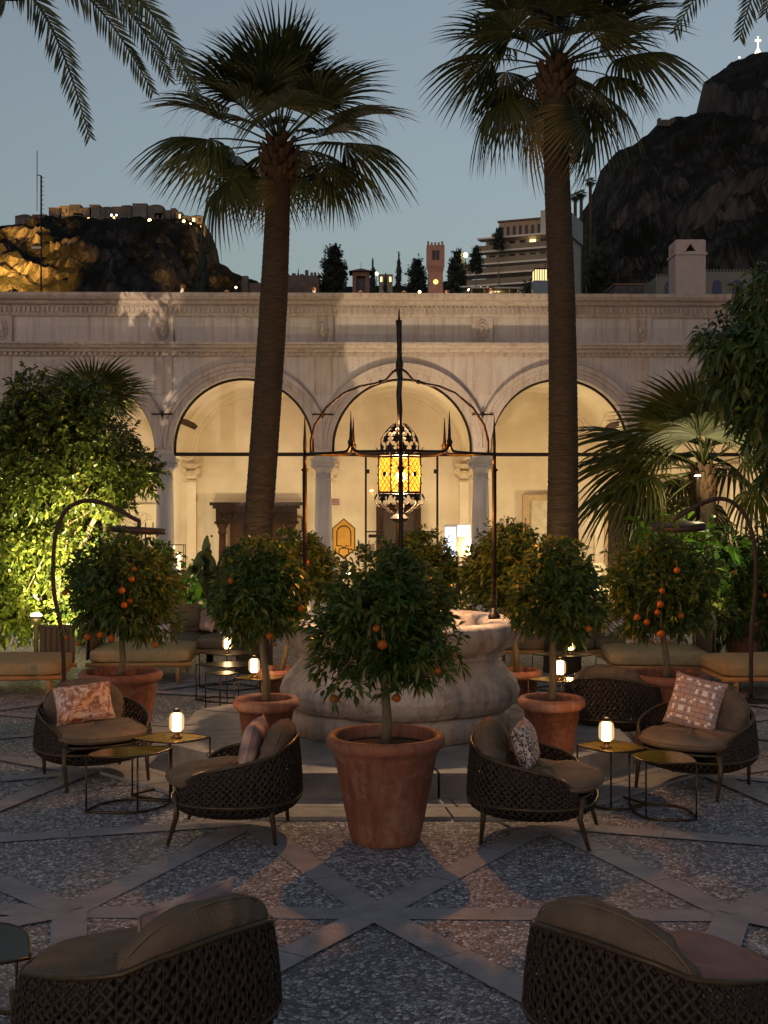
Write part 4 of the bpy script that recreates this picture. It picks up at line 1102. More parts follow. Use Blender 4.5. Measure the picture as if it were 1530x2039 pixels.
shrub('broadleaf_plant', 'bright green broad leaved plant lit up beside the palm trunk on the right', 'plant', (P(1385,0,D).x, D, 0), D,
    [(1345,1090,30,22,0,.2), (1390,1110,34,26,0,.2), (1365,1140,22,30,0,.2), (1310,1075,25,16,0,.2), (1420,1085,25,20,0,.2)], BRI, 46, 7, .25, .05, 33, [([(1385,1340,0), (1380,1200,0), (1370,1120,0)], [.02,.016,.01])], .5)
shrub('broadleaf_plant', 'small bright green plant glowing behind the left back sofa', 'plant', (P(395,0,17.8).x, 17.8, 0), 17.8,
    [(395,1165,28,22,0,.25), (370,1195,26,18,0,.2), (415,1190,20,14,0,.2), (340,1190,20,20,0,.2)], BRI, 50, 6, .2, .045, 34, [([(395,1330,0), (394,1200,0)], [.02,.012])], .4)
HED = leafmat('hedge_leaf', (.02,.045,.012), (.04,.08,.016), (.09,.10,.02), .3)
shrub('round_bush', 'dark bush between the left heater pole and the lit shrub', 'shrub', (P(190,0,17.3).x, 17.3, 0), 17.3,
    [(165,1120,45,60,0,.4), (225,1110,60,50,.2,.4), (300,1120,50,45,.3,.4), (170,1210,60,60,0,.4), (270,1200,70,60,.2,.5)], HED, 900, 8, .12, .02, 35, [([(190,1330,0), (190,1150,0)], [.03,.015])], .3)
shrub('round_bush', 'low dark bush behind the right daybed, warm light on its leaves', 'shrub', (P(1500,0,16.8).x, 16.8, 0), 16.8,
    [(1460,1130,50,60,0,.4), (1530,1120,60,70,0,.4), (1440,1220,50,50,0,.4), (1530,1230,70,60,0,.4)], HED, 900, 8, .12, .02, 36, [([(1500,1330,0), (1500,1150,0)], [.03,.015])], .3)
# banana plant
BANL = M('dark_banana_leaf', (.02,.028,.01), (.012,.018,.007), rough=.4, scale=5)
D = 16.9; b0 = P(418, 0, D); b0.z = 0
ban = thing('banana_plant', 'dark banana plant with torn drooping leaves against the lit arcade wall', 'plant', b0)
MB().tube([(0,0,0), (0,0,.9), (.03,0,1.2)], [.05,.04,.02], n=8).build('stem', BANL, ban)
def ban_leaf(px, wd, seed):
    rg = random.Random(seed); pts = [P(x, y, D+dy)-b0 for x, y, dy in px]; n = 14; mb = MB(); k = 0
    cv = frond_curve(pts, n)
    for i in range(n+1):
        t = i/n; wv = wd*math.sin(PI*min(1, t*.93+.05))**.6; tg = (cv[min(i+1,n)]-cv[max(i-1,0)]).normalized(); s = tg.cross(Vector((.2,1,.2))).normalized()
        c = cv[i]; mb.v += [tuple(c-s*wv*rg.uniform(.75,1.05)+Vector((0,.12*wv,-.3*wv))), tuple(c), tuple(c+s*wv*rg.uniform(.75,1.05)+Vector((0,-.12*wv,-.3*wv)))]
    for i in range(n):
        b = i*3; mb.f += [(b, b+1, b+4, b+3), (b+1, b+2, b+5, b+4)]; mb.sm += [True]*2
    mb.build('leaf', BANL, ban)
ban_leaf([(425,1190,0), (412,1120,0), (408,1090,0), (413,1066,0)], .085, 1)
ban_leaf([(422,1180,0), (425,1090,0), (395,1085,-.1), (388,1150,-.1)], .12, 2)
ban_leaf([(425,1180,0), (445,1110,0), (460,1080,.1), (480,1095,.2)], .10, 3)
ban_leaf([(422,1200,0), (400,1130,0), (385,1110,-.2), (372,1150,-.2)], .08, 4)
ban_leaf([(425,1210,0), (415,1150,0), (405,1120,-.2), (400,1160,-.2)], .07, 5)
# ============================================================ THE ARCADE BUILDING
FD = 23.2; SF = F/FD; YAW = R(1.2)
PLAST = stainmat('weathered_pink_plaster', (.50,.44,.42), (.40,.345,.33), (.62,.54,.50))
TRIM = stainmat('old_carved_stone', (.46,.385,.35), (.36,.295,.265), (.56,.45,.40))
COLM = stainmat('grey_marble_column', (.44,.41,.40), (.33,.31,.305), (.7,.66,.62), .6)
INNER = M('cream_interior_plaster', (.77,.68,.52), (.60,.49,.35), rough=.85, scale=.9, bump=.1)
DARKM = M('dark_brown_window_frame', (.035,.022,.018), rough=.5, metal=.4)
PANE = glassmat('arcade_window_glass', (.97,.97,.95), .035, .02)
arc = thing('arcade_building', 'long cloister arcade with round arches, carved cornices and warm lit rooms behind glass', 'building', (0, FD, 0), YAW)
def fx(px): return (px-CX)/SF
def fz(py): return CH+(HZ-py)/SF
BAYS = [.35+3.0*k for k in range(-3, 4)]; AR = 1.335; ZS = 3.20; TH = .45; ZT = 4.92
XL, XR = BAYS[0]-1.5, BAYS[-1]+1.5
mb = MB(); N = 40
for cx_ in BAYS:
    vs = []; 
    for y in (0, TH):
        low = [(cx_-1.5, y, ZS-.12), (cx_-AR, y, ZS-.12)]+[(cx_-AR*math.cos(PI*i/N), y, ZS+AR*math.sin(PI*i/N)) for i in range(N+1)]+[(cx_+AR, y, ZS-.12), (cx_+1.5, y, ZS-.12)]
        top = [(cx_-1.5, y, ZT), (cx_-1.42, y, ZT)]+[(cx_-1.42+2.84*i/N, y, ZT) for i in range(N+1)]+[(cx_+1.42, y, ZT), (cx_+1.5, y, ZT)]
        n = len(low); mb.add(low+top, [(i, i+1, n+i+1, n+i) if y == 0 else (i+1, i, n+i, n+i+1) for i in range(n-1)])
    n = N+3; low = [(cx_-AR, ZS-.12)]+[(cx_-AR*math.cos(PI*i/N), ZS+AR*math.sin(PI*i/N)) for i in range(N+1)]+[(cx_+AR, ZS-.12)]
    mb.add([(x, 0, z) for x, z in low]+[(x, TH, z) for x, z in low], [(i+1, i, n+i, n+i+1) for i in range(n-1)])
for cx_ in [b-1.5 for b in BAYS]+[XR]: mb.box(cx_-.165, cx_+.165, .0015, TH-.0015, ZS-.121, ZS-.119)
mb.build('wall', PLAST, arc)
def moulding(name, prof, x0, x1, extra=None, mat=TRIM):
    mb = MB(); n = len(prof)
    mb.add([(x0, y, z) for y, z in prof]+[(x1, y, z) for y, z in prof], [(i, (i+1) % n, n+(i+1) % n, n+i) for i in range(n)]+[tuple(reversed(range(n))), tuple(range(n, 2*n))])
    if extra: extra(mb)
    return mb.build(name, mat, arc)
def dent(mb):
    x = XL
    while x < XR: mb.box(x, x+.055, -.10, -.055, 4.935, 4.985); x += .105
moulding('lower_cornice', [(.3, 4.92), (-.055, 4.92), (-.06, 4.985), (-.13, 4.99), (-.15, 5.03), (-.24, 5.06), (-.27, 5.10), (-.34, 5.115), (-.34, 5.15), (.3, 5.17)], XL-.3, XR+.3, dent)
mb = MB(); mb.box(XL-.1, XR+.1, -.02, .4, 5.17, 5.66)
mb.build('frieze', PLAST, arc)
mb = MB()
for b in [b-1.5 for b in BAYS]+[XR]:
    mb = MB(); mb.box(b-.2, b+.2, -.075, -.02, 5.17, 5.66); mb.box(b-.17, b+.17, -.02, -.0, 4.2, 4.92)
    for sc_ in (1.0, .7):
        ps = [Vector((b+.105*sc_*math.cos(a), -.078, 5.415+.19*sc_*math.sin(a))) for a in [2*PI*i/24 for i in range(25)]]; mb.tube(ps, .016, n=6)
    mb.sph((b, -.075, 5.415), .05, 8, (1, .5, 1.6)); mb.build('shield_block', TRIM, arc)
def flutes(mb):
    x = XL-.2
    while x < XR+.2: mb.box(x, x+.045, -.128, -.09, 5.73, 5.83, Matrix.Identity(4)); x += .088
moulding('top_cornice', [(.4, 5.66), (-.06, 5.66), (-.09, 5.70), (-.10, 5.86), (-.18, 5.88), (-.22, 5.93), (-.31, 5.95), (-.36, 6.0), (-.38, 6.06), (.4, 6.08)], XL-.35, XR+.35, flutes)
for cx_ in BAYS:         # archivolts: two stepped rings round each arch
    mb = MB()
    prof = [(AR+.0, 0), (AR+.0, -.05), (AR+.10, -.055), (AR+.105, -.085), (AR+.17, -.09), (AR+.18, -.12), (AR+.255, -.13), (AR+.275, -.10), (AR+.275, 0)]
    k = 0; n = len(prof); NN = 60
    for i in range(NN+1):
        a = PI*i/NN
        for r, y in prof: 
            x = -r*math.cos(a); x = max(-1.499, min(1.499, x)); mb.v.append((cx_+x, y, ZS+r*math.sin(a)))
    for i in range(NN):
        for j in range(n-1): a = i*n+j; mb.f.append((a, a+n, a+n+1, a+1)); mb.sm.append(False)
    mb.build('archivolt', TRIM, arc)
for i, x in enumerate([b-1.5 for b in BAYS]+[XR]):
    mb = MB(); yy = .22
    mb.lathe([(.165, 1.02), (.168, 1.4), (.165, 1.9), (.15, 2.5), (.142, 2.72)], n=24, c=(x, yy))
    mb.lathe([(.15, 2.60), (.165, 2.615), (.15, 2.63)], n=24, c=(x, yy), caps=False)
    mb.lathe([(.24, .86), (.245, .90), (.22, .94), (.19, .95), (.205, .985), (.195, 1.01), (.168, 1.02)], n=24, c=(x, yy))
    mb.build('column', COLM, arc)
    mb = MB(); mb.lathe([(.142, 2.72), (.155, 2.78), (.185, 2.82), (.18, 2.86)], n=24, c=(x, yy))
    for sx in (-1, 1):
        for k in range(2):
            ps = []
            for j in range(22):
                a = j/21*4.2*PI/2; r = .062*(1-j/26); ps.append(Vector((x+sx*(.165-.0)+sx*r*math.sin(a), (yy-.17) if k == 0 else (yy+.17), 2.865+r*math.cos(a))))
            mb.tube(ps, .014, n=6)
        mb.tube([(x+sx*.165, yy-.17, 2.865), (x+sx*.165, yy, 2.865), (x+sx*.165, yy+.17, 2.865)], [.058,.045,.058], n=14)
    mb.box(x-.165, x+.165, yy-.15, yy+.15, 2.86, 2.93)
    mb.box(x-.225, x+.225, yy-.2, yy+.2, 2.93, 2.965); mb.box(x-.24, x+.24, yy-.215, yy+.215, 2.966, 3.0)
    mb.box(x-.18, x+.18, yy-.2, yy+.2, 3.0, ZS-.122)
    mb.build('capital', COLM, arc)
    mb = MB(); mb.box(x-.27, x+.27, yy-.25, yy+.25, .0, .12); mb.box(x-.235, x+.235, yy-.215, yy+.215, .12, .74)
    mb.box(x-.26, x+.26, yy-.24, yy+.24, .74, .79); mb.box(x-.285, x+.285, yy-.265, yy+.265, .79, .86)
    mb.build('pedestal', COLM, arc)
    mb = MB(); zr = fz(826); mb.tube([(x-.2, -.13, zr), (x+.2, -.13, zr)], .014, n=6); mb.tube([(x, -.145, zr-.06), (x, -.145, zr+.06)], [.012,.012], n=6); mb.sph((x, -.15, zr), .032, 6)
    mb.build('tie_rod', IRON, arc)
for i, cx_ in enumerate(BAYS):
    y = .24; mb = MB()
    ps = [Vector((cx_-(AR-.02)*math.cos(PI*k/40), y, ZS+(AR-.02)*math.sin(PI*k/40))) for k in range(41)]
    mb.tube([Vector((cx_-AR+.02, y, 3.1))]+ps+[Vector((cx_+AR-.02, y, 3.1))], .027, n=4, smooth=False)
    mb.box(cx_-AR, cx_+AR, y-.03, y+.03, 3.05, 3.12)
    if i == 3:
        for xx in (fx(729), fx(873)):
            mb.box(xx-.02, xx+.02, y-.02, y+.02, .02, 3.05); 
            s = 1 if xx < cx_ else -1
            mb.box(min(xx, xx+s*.36), max(xx, xx+s*.36), y-.012, y+.012, 1.60, 1.625); mb.box(min(xx+s*.05, xx+s*.34), max(xx+s*.05, xx+s*.34), y-.012, y+.012, 1.50, 1.56)
            mb.box(xx-.03+s*.04, xx+.03+s*.04, y-.05, y-.02, 2.72, 2.80)
    fr = mb.build('window_frame', DARKM, arc)
    mb = MB(); n = 41; vs = [(cx_-1.28, y+.002, .05), (cx_+1.28, y+.002, .05)]+[(cx_+(AR-.03)*math.cos(PI*k/40), y+.002, ZS+(AR-.03)*math.sin(PI*k/40)) for k in range(41)]
    mb.add(vs, [tuple(range(len(vs)))]); mb.build('pane', PANE, fr)
    mb = MB()
    for xx in (cx_-.62, cx_+.62): mb.sph((xx, y-.006, 1.53), .022, 6, (1,.4,1))
    mb.build('glass_fixings', DARKM, fr)
# rooms behind
BY = 3.9; SB = F/(FD+BY)
def bx(px): return (px-CX)/SB
def bz(py): return CH+(HZ-py)/SB
mb = MB(); mb.box(XL-.3, XR+.3, BY+.18, BY+.4, 0, 5.6); mb.build('back_wall', INNER, arc)
mb = MB()
for x in [b-1.5 for b in BAYS]+[XR]: mb.box(x-.10, x+.10, BY+.0, BY+.18, 0, 3.15)
for cx_ in BAYS:                           # blind arches on the back wall
    r = 1.39; zs = 3.12; vs = []; n = 32
    for yy in (BY, BY+.18):
        vs += [(cx_-1.5, yy, zs)]+[(cx_-r*math.cos(PI*i/n), yy, zs+r*math.sin(PI*i/n)) for i in range(n+1)]+[(cx_+1.5, yy, zs)]
        vs += [(cx_-1.5, yy, 5.0)]+[(cx_-1.5+3*i/n, yy, 5.0) for i in range(n+1)]+[(cx_+1.5, yy, 5.0)]
    k = n+3; mb.add(vs, [(i, i+1, k+i+1, k+i) for i in range(k-1)]+[(i+1, i, 2*k+i, 2*k+i+1) for i in range(k-1)])
mb.build('wall_arches', INNER, arc)
mb = MB()
for cx_ in BAYS:                           # barrel vaults from front to back
    r = 1.45; zs = 3.12; n = 24
    mb.add([(cx_-r*math.cos(PI*i/n), y, zs+r*1.02*math.sin(PI*i/n)) for y in (TH, BY+.02) for i in range(n+1)], [(i, i+1, n+2+i, n+1+i) for i in range(n)], True)
for x in [b-1.5 for b in BAYS[0:]]+[XR]: mb.box(x-.05, x+.05, TH, BY, 3.08, 3.125)
mb.build('vault', INNER, arc)
mb = MB(); mb.box(XL-.3, XR+.3, .35, BY+.4, 5.62, 5.9); mb.build('roof', TRIM, arc)
for x in (XL-.3, XR+.12): 
    mb = MB(); mb.box(x, x+.18, .0, BY+.4, 0, 5.62); mb.build('end_wall', PLAST, arc)
mb = MB(); mb.box(XL-.1, XR+.1, .45, BY, 0, .03); mb.box(XL-.1, XR+.1, -.35, .45, 0, .06); mb.build('floor', M('pale_stone_floor', (.45,.38,.28), (.38,.31,.22), rough=.3, scale=2), arc)
CARV = M('carved_cream_stone', (.62,.50,.34), (.48,.37,.25), rough=.8, scale=10, bump=.4)
mb = MB()
for x in [b-1.5 for b in BAYS]+[XR]:
    mb.box(x-.22, x+.22, BY-.14, BY-.0, 2.96, 3.0); mb.box(x-.16, x+.16, BY-.10, BY, 2.90, 2.96)
    for sx in (-1, 1): mb.tube([(x+sx*.16, BY-.13, 2.84), (x+sx*.16, BY, 2.84)], .07, n=12)
    mb.box(x-.14, x+.14, BY-.09, BY, 2.74, 2.85); mb.box(x-.18, x+.18, BY-.08, BY, 2.60, 2.64)
mb.build('corbels', CARV, arc)
# door cases on the back wall
WOOD = M('dark_carved_wood', (.03,.013,.008), (.012,.006,.004), rough=.7, scale=12, bump=.6)
WOODL = M('red_brown_wood', (.06,.024,.014), (.03,.013,.008), rough=.7, scale=4, stretch=(6,1,1))
x0, x1 = bx(440), bx(600); zt_ = bz(1000)
d = thing('carved_portal', 'dark carved wood portal with heavy cornice in the second arch, behind the leaning palm', 'doorway', (0, FD, 0), YAW)
mb = MB(); mb.box(x0-.12, x1+.12, BY-.32, BY-.002, zt_-.07, zt_); mb.box(x0-.06, x1+.06, BY-.26, BY-.002, zt_-.14, zt_-.07); mb.build('cornice', WOOD, d)
mb = MB(); mb.box(x0, x1, BY-.2, BY-.002, zt_-.42, zt_-.14)
for i in range(15): mb.sph((x0+.08+(x1-x0-.16)*i/14, BY-.21, zt_-.28), .045, 6, (1,.5,1.7))
mb.box(x0-.03, x1+.03, BY-.23, BY-.002, zt_-.47, zt_-.42); mb.build('frieze', WOOD, d)
for x in (x0+.14, x1-.14):
    mb = MB(); mb.lathe([(.12, 0), (.12,.1), (.08,.14), (.09,.6), (.075,1.3), (.07, zt_-.72)], n=12, c=(x, BY-.16)); mb.lathe([(.07, zt_-.72), (.10, zt_-.66), (.08, zt_-.6), (.13, zt_-.5), (.13, zt_-.47)], n=12, c=(x, BY-.16)); mb.build('column', WOODL, d)
for i in range(2):
    a = x0+.3+(x1-x0-.6)/2*i; b = a+(x1-x0-.6)/2-.02; mb = MB(); mb.box(a, b, BY-.08, BY-.003, 0, zt_-.47)
    for k in range(3): mb.box(a+.07, b-.07, BY-.10, BY-.08, .15+k*.55, .6+k*.55)
    mb.build('door', WOODL, d)
def doorcase(name, label, px0, px1, pyt, fr_mat, in_mat, wd=.1, y=BY):
    d = thing(name, label, 'doorway', (0, FD, 0), YAW); x0, x1, zt_ = bx(px0), bx(px1), bz(pyt)
    mb = MB(); mb.box(x0, x0+wd, y-.06, y+.17, 0, zt_); mb.box(x1-wd, x1, y-.06, y+.17, 0, zt_); mb.box(x0+wd, x1-wd, y-.06, y+.17, zt_-wd, zt_); mb.build('frame', fr_mat, d)
    mb = MB(); mb.box(x0+wd, x1-wd, y+.1, y+.16, 0, zt_-wd)
    xm = (x0+x1)/2; 
    for a, b in ((x0+wd, xm-.01), (xm+.01, x1-wd)):
        for k in range(3): mb.box(a+.05, b-.05, y+.085, y+.1, .15+k*.62, .65+k*.62)
    mb.build('door', in_mat, d); return d
TAN = M('tan_stone_frame', (.48,.34,.20), (.40,.27,.16), rough=.7, scale=6); PALE = M('pale_painted_door', (.70,.60,.42), rough=.6)
doorcase('doorway', 'central doorway with dark glazed leaves right behind the lantern', 757, 846, 1008, WOODL, M('dark_glazed_door', (.08,.06,.05), rough=.15, scale=2), .09)
doorcase('doorway', 'plain tan framed doorway in the fourth arch behind the tall straight palm', 1050, 1156, 985, TAN, PALE, .13)
doorcase('doorway', 'narrow doorway by the red sign right of the fourth arch', 1213, 1268, 1000, TAN, WOODL, .07)
doorcase('doorway', 'tall pinkish doorway in the fifth arch, half hidden by palm fans', 1330, 1440, 960, TAN, PALE, .1)
doorcase('doorway', 'pale doorway in the first arch beside the tree picture', 150, 226, 965, TAN, INNER, .1)
# brackets of wood inside arches
for nm, (a, b) in (('rough wooden beam end inside the second arch, upper left', ((358,836), (388,849))), ('rough wooden beam end inside the fourth arch, upper right', ((1244,836), (1210,852)))):
    p, q = P(a[0], a[1], FD+.9), P(b[0], b[1], FD+1.9); mb = MB(); mb.tube([p, q], .07, n=4, smooth=False); tag(mb.build('wooden_beam', WOODL), nm, 'beam')
# hexagonal sign
gold = M('gold_sign_plate', (.78,.43,.06), (.66,.35,.05), rough=.35, metal=.2)
yS = FD+1.2; sg = thing('hexagonal_sign', 'gold hexagonal sign with dark outlined arch and small hexagon on a glass wall', 'sign', P(685,1073,yS))
k = yS/F
hexo = [(0,-40), (22,-21), (22,21), (0,40), (-22,21), (-22,-21)]
mb = MB(); mb.prism([(x*k, y*k) for x, y in hexo], -.02, .02); mb.xf(Matrix.Rotation(R(90), 4, 'X')); mb.build('plate', gold, sg)
mb = MB()
def outl(pts, r=.011): 
    ps = [Vector((x*k, -.024, z*k)) for x, z in pts]; mb.tube(ps+[ps[0]], r, n=5)
outl(hexo, .012); outl([(-14,-14), (-14,12)]+[(-14*math.cos(PI*i/10), 12+14*math.sin(PI*i/10)) for i in range(1,10)]+[(14,12), (14,-14), (5,-14), (0,-19), (-5,-14)])
outl([(-9,-20), (-10,-30), (0,-36), (10,-30), (9,-20), (0,-17)]); mb.build('emblem', DARKM, sg)
# small wall signs
REDP = M('faded_red_paper', (.55,.20,.17), (.45,.15,.13), rough=.8, scale=30)
def plate(label, px0, px1, py0, py1, dy, mat, lines=0):
    D_ = FD+dy; t = thing('notice', label, 'sign', P((px0+px1)/2, (py0+py1)/2, D_)); k = D_/F; w_, h_ = (px1-px0)*k/2, (py1-py0)*k/2
    mb = MB(); mb.box(-w_, w_, 0, .012, -h_, h_); mb.build('board', mat, t)
    mb = MB()
    for i in range(lines): z = h_*(1-2*(i+.7)/(lines+.4)); mb.box(-w_*.85, w_*.85, -.004, -.001, z-.008, z+.008)
    if lines: mb.build('printed_lines', M('sign_print', (.8,.66,.5)), t)
plate('pale red striped notice right of the column, above the gold hexagonal sign', 658, 676, 993, 1006, .5, REDP, 3)
plate('tiny red framed notice under the gold hexagonal sign', 660, 670, 1112, 1126, .5, REDP, 2)
plate('lowest tiny grey notice under the gold hexagonal sign', 660, 670, 1131, 1142, .5, M('grey_notice', (.4,.33,.3)), 2)
plate('faded red poster with pale print on the narrow doorway, fourth arch', 1240, 1256, 1000, 1032, .5, REDP, 5)
# two framed panels given a bluish white emission
gpan = thing('glowing_panels', 'two bluish white glowing panels behind the right column of the third arch', 'screen', P(911,1072,FD+1.4)); k = (FD+1.4)/F
for (a, b, c, d_) in ((887, 908, 1050, 1106), (912, 936, 1046, 1068)):
    mb = MB(); mb.box((a-911)*k, (b-911)*k, 0, .03, (1072-d_)*k, (1072-c)*k); mb.build('panel', emit('panel_glow_%d' % a, (.62,.74,1), 1.3), gpan)
mb = MB(); mb.box((885-911)*k, (938-911)*k, .035, .06, (1072-1108)*k, (1072-1044)*k*1); mb.box((908.5-911)*k, (911.5-911)*k, -.005, .03, (1072-1108)*k, (1072-1044)*k); mb.box((911.5-911)*k, (938-911)*k, .0, .03, (1072-1108)*k, (1072-1070)*k); mb.build('frame', INNER, gpan)
MB().tube([(0,.05,(1072-1108)*k), (0,.05,-P(911,1072,FD+1.4).z+.03)], .03, n=8).build('stand', DARKM, gpan)
# glass candle case on a pedestal
D_ = FD+1.0; k = D_/F; vt = thing('candle_vitrine', 'square glass case with a bright candle on a terracotta plinth beside the left column', 'vitrine', P(356,1136,D_))
MB().box(-.13, .13, -.13, .13, .0, .02).build('base', BRASS, vt)
mb = MB(); [mb.box(sx*.115-.006, sx*.115+.006, sy*.115-.006, sy*.115+.006, .02, .50) for sx in (-1,1) for sy in (-1,1)]; [mb.box(-.121, .121, s*.115-.006, s*.115+.006, .5, .512) for s in (-1,1)]; mb.build('frame', BRASS, vt)
mb = MB(); mb.box(-.113, .113, -.113, .113, .022, .5); mb.build('glass', PANE, vt)
MB().lathe([(.03,.02), (.03,.35), (.003,.36)], n=12).build('candle', emit('candle_glow', (1,.75,.35), 9), vt)
pl_ = thing('plinth', 'terracotta coloured plinth under the glass candle case', 'plinth', (P(356,1136,D_).x, D_, 0)); h_ = P(356,1136,D_).z
mb = MB(); mb.box(-.15, .15, -.15, .15, 0, h_-.04); mb.box(-.17, .17, -.17, .17, h_-.04, h_-.002); mb.build('block', TERRA, pl_)
# picture with a tree
D_ = FD+BY-.05; k = D_/F; pc = thing('framed_picture', 'cream picture of a bare branching tree in a thin frame, first arch', 'picture', P(277,1042,D_))
w_, h_ = 35*k, 37*k
MB().box(-w_, w_, 0, .02, -h_, h_).build('canvas', M('cream_canvas', (.78,.70,.50), (.72,.63,.44), scale=8), pc)
mb = MB(); [mb.box(-w_-.02, w_+.02, -.02, .02, s*h_-.012, s*h_+.012) for s in (-1,1)]; [mb.box(s*w_-.012, s*w_+.012, -.018, .018, -h_+.012, h_-.012) for s in (-1,1)]; mb.build('frame', PALE, pc)
mb = MB(); rg = random.Random(3)
def br(p, a, L, r, d):
    q = p+Vector((math.cos(a), 0, math.sin(a)))*L; mb.tube([p, q], [r, r*.7], n=4, caps=False)
    if d: 
        for s in (-1, 1): br(q, a+s*rg.uniform(.25,.6), L*.75, r*.7, d-1)
br(Vector((0,-.006,-h_*.9)), PI/2, .2, .012, 5); mb.build('painted_tree', M('sepia_paint', (.42,.28,.17)), pc)
# chandelier
D_ = FD+1.8; ch = thing('chandelier', 'small dark iron chandelier with candle bulbs hanging in the first arch', 'chandelier', P(217,965,D_))
mb = MB(); mb.tube([(0,0,.0), (0,0,1.7)], .006, n=5); mb.sph((0,0,0), .03, 8); mb.sph((0,0,-.09), .018, 6)
for i in range(6):
    a = i*PI/3; d_ = Vector((math.cos(a), math.sin(a), 0)); mb.tube([d_*.02, d_*.1-Vector((0,0,.05)), d_*.17-Vector((0,0,.03)), d_*.19+Vector((0,0,.02))], .007, n=5); mb.lathe([(.02,.02), (.02,.03)], n=8, c=(d_.x*.19, d_.y*.19))
mb.build('frame', BLK, ch)
for i in range(6):
    a = i*PI/3; MB().lathe([(.009,.03), (.009,.08), (.013,.09), (.012,.11), (.002,.13)], n=8, c=(.19*math.cos(a), .19*math.sin(a))).build('bulb', emit('chandelier_bulb', (1,.7,.35), 5) if 'chandelier_bulb' not in MATS else MATS['chandelier_bulb'], ch)
# string of lights by the fifth column
sl = thing('string_light', 'vertical string of small warm bulbs beside the right hand column', 'string light', P(1298,1125,FD-.35))
z_ = 0; mb = MB(); mb.tube([(0,0,0), (0,0,.87)], .004, n=4); mb.build('cable', BLK, sl)
BULB = emit('small_warm_bulb', (1,.8,.5), 4)
for i in range(9): MB().sph((.008*math.sin(i*2),0,.03+i*.1), .017, 6).build('bulb', BULB, sl)
# lamp by the right palm + floodlight fixtures
def fixture(label, loc, r, col, s):
    t = thing('floodlight', label, 'floodlight', loc); MB().lathe([(.03,-loc[2]), (.03,-r*1.2), (r,-r), (r*1.1,0)], n=12).build('housing', BLK, t)
    MB().sph((0,0,.0), r*.95, 8, (1,1,.5)).build('lens', emit('flood_lens_%d' % len(MATS), col, s), t)
p = P(1390,948,16.9); fixture('small bright lamp shining beside the crown of the short fan palm', tuple(p), .045, (1,.82,.5), 22)
lamp('palm_lamp', p-Vector((.0,.30,.12)), 14, (1,.78,.42), .04)
p = P(72,1226,15.9); fixture('bright garden floodlight glowing at the foot of the big left shrub', tuple(p), .08, (1,.88,.45), 22)
lamp('shrub_flood', Vector((p.x+.1, 15.05, .55)), SHRUB_W, (1,.88,.30), .06, 'SPOT', spot=125, blend=.5, target=P(95,1000,17.6))
lamp('shrub_flood', P(200,1235,15.6), SHRUB_W*.6, (1,.88,.30), .06, 'SPOT', spot=120, blend=.5, target=P(190,960,17.2))
lamp('palm_uplight', (P(1412,0,16.5).x, 16.6, .35), 240, (1,.68,.26), .05, 'SPOT', spot=75, blend=.6, target=P(1405,960,17.2))
lamp('plant_uplight', (P(1370,0,15.6).x, 15.7, .9), 60, (.95,1,.5), .05, 'SPOT', spot=90, blend=.6, target=P(1380,1095,16.4))
lamp('plant_uplight', (P(385,0,17.4).x, 17.45, .45), 4, (.95,1,.5), .05, 'SPOT', spot=100, blend=.6, target=P(395,1175,17.8))
lamp('trunk_uplight', (P(535,0,15.2).x, 15.2, .3), 8, (1,.78,.45), .05, 'SPOT', spot=50, blend=.8, target=P(518,1000,16))
lamp('palm_uplight', (-1.75, 15.6, .3), 110, (1,.66,.30), .05, 'SPOT', spot=38, blend=.8, target=P(550,260,16))
lamp('palm_uplight', (2.1, 15.6, .3), 150, (1,.66,.30), .05, 'SPOT', spot=34, blend=.8, target=P(1110,90,16))
# interior lighting: unseen point lights added behind the columns
for ir_, x in enumerate([b-1.5 for b in BAYS]+[XR]):
    m_ = Matrix.Translation((0, FD, 0)) @ Matrix.Rotation(YAW, 4, 'Z')
    lamp('hidden_room_light', m_ @ Vector((x, 1.35, 1.25)), ROOM_W*(.8, 1.0, .75, 1.1, .95, 1.05, .85, 1)[ir_], (1,.79,.47), .09)
# facade floodlight low behind the well
lamp('facade_flood', (-.6, 18.3, .5), FLOOD_W*.4, (1,.74,.52), .04, 'SPOT', spot=125, blend=.6, target=(-.4, 23.2, 4.2))
lamp('facade_flood', (1.25, 18.9, .5), FLOOD_W*1.6, (1,.76,.46), .02, 'SPOT', spot=37, blend=.10, target=(1.25, 23.2, 5.2))
lamp('facade_flood', (-3.7, 15.5, .5), FLOOD_W*9, (1,.78,.5), .015, 'SPOT', spot=80, blend=.4, target=(-5.4, 23.2, 5.2))
# more fittings inside the rooms
cn = thing('candelabrum', 'tall brown candelabrum on a console under the tree picture, first arch', 'candelabrum', (P(290,0,FD+3.2).x, FD+3.2, .95))
MB().lathe([(.12,0), (.12,.02), (.03,.05), (.02,.2), (.045,.25), (.02,.3), (.018,.6), (.05,.63), (.02,.66)], n=14).build('stem', WOODL, cn)
for s in (-1, 0, 1): MB().tube([(0,0,.55), (s*.1,0,.5), (s*.16,0,.62), (s*.16,0,.78)], .012, n=6).build('arm', WOODL, cn)
tb = thing('console_table', 'long dark console table against the back wall of the first arch', 'table', (P(280,0,FD+3.2).x, FD+3.2, 0))
MB().box(-.75, .75, -.25, .25, .88, .949).build('top', WOODL, tb)
for sx in (-1, 1):
    for sy in (-1, 1): mb = MB(); mb.box(sx*.7-.03, sx*.7+.03, sy*.2-.03, sy*.2+.03, 0, .88); mb.build('leg', WOODL, tb)
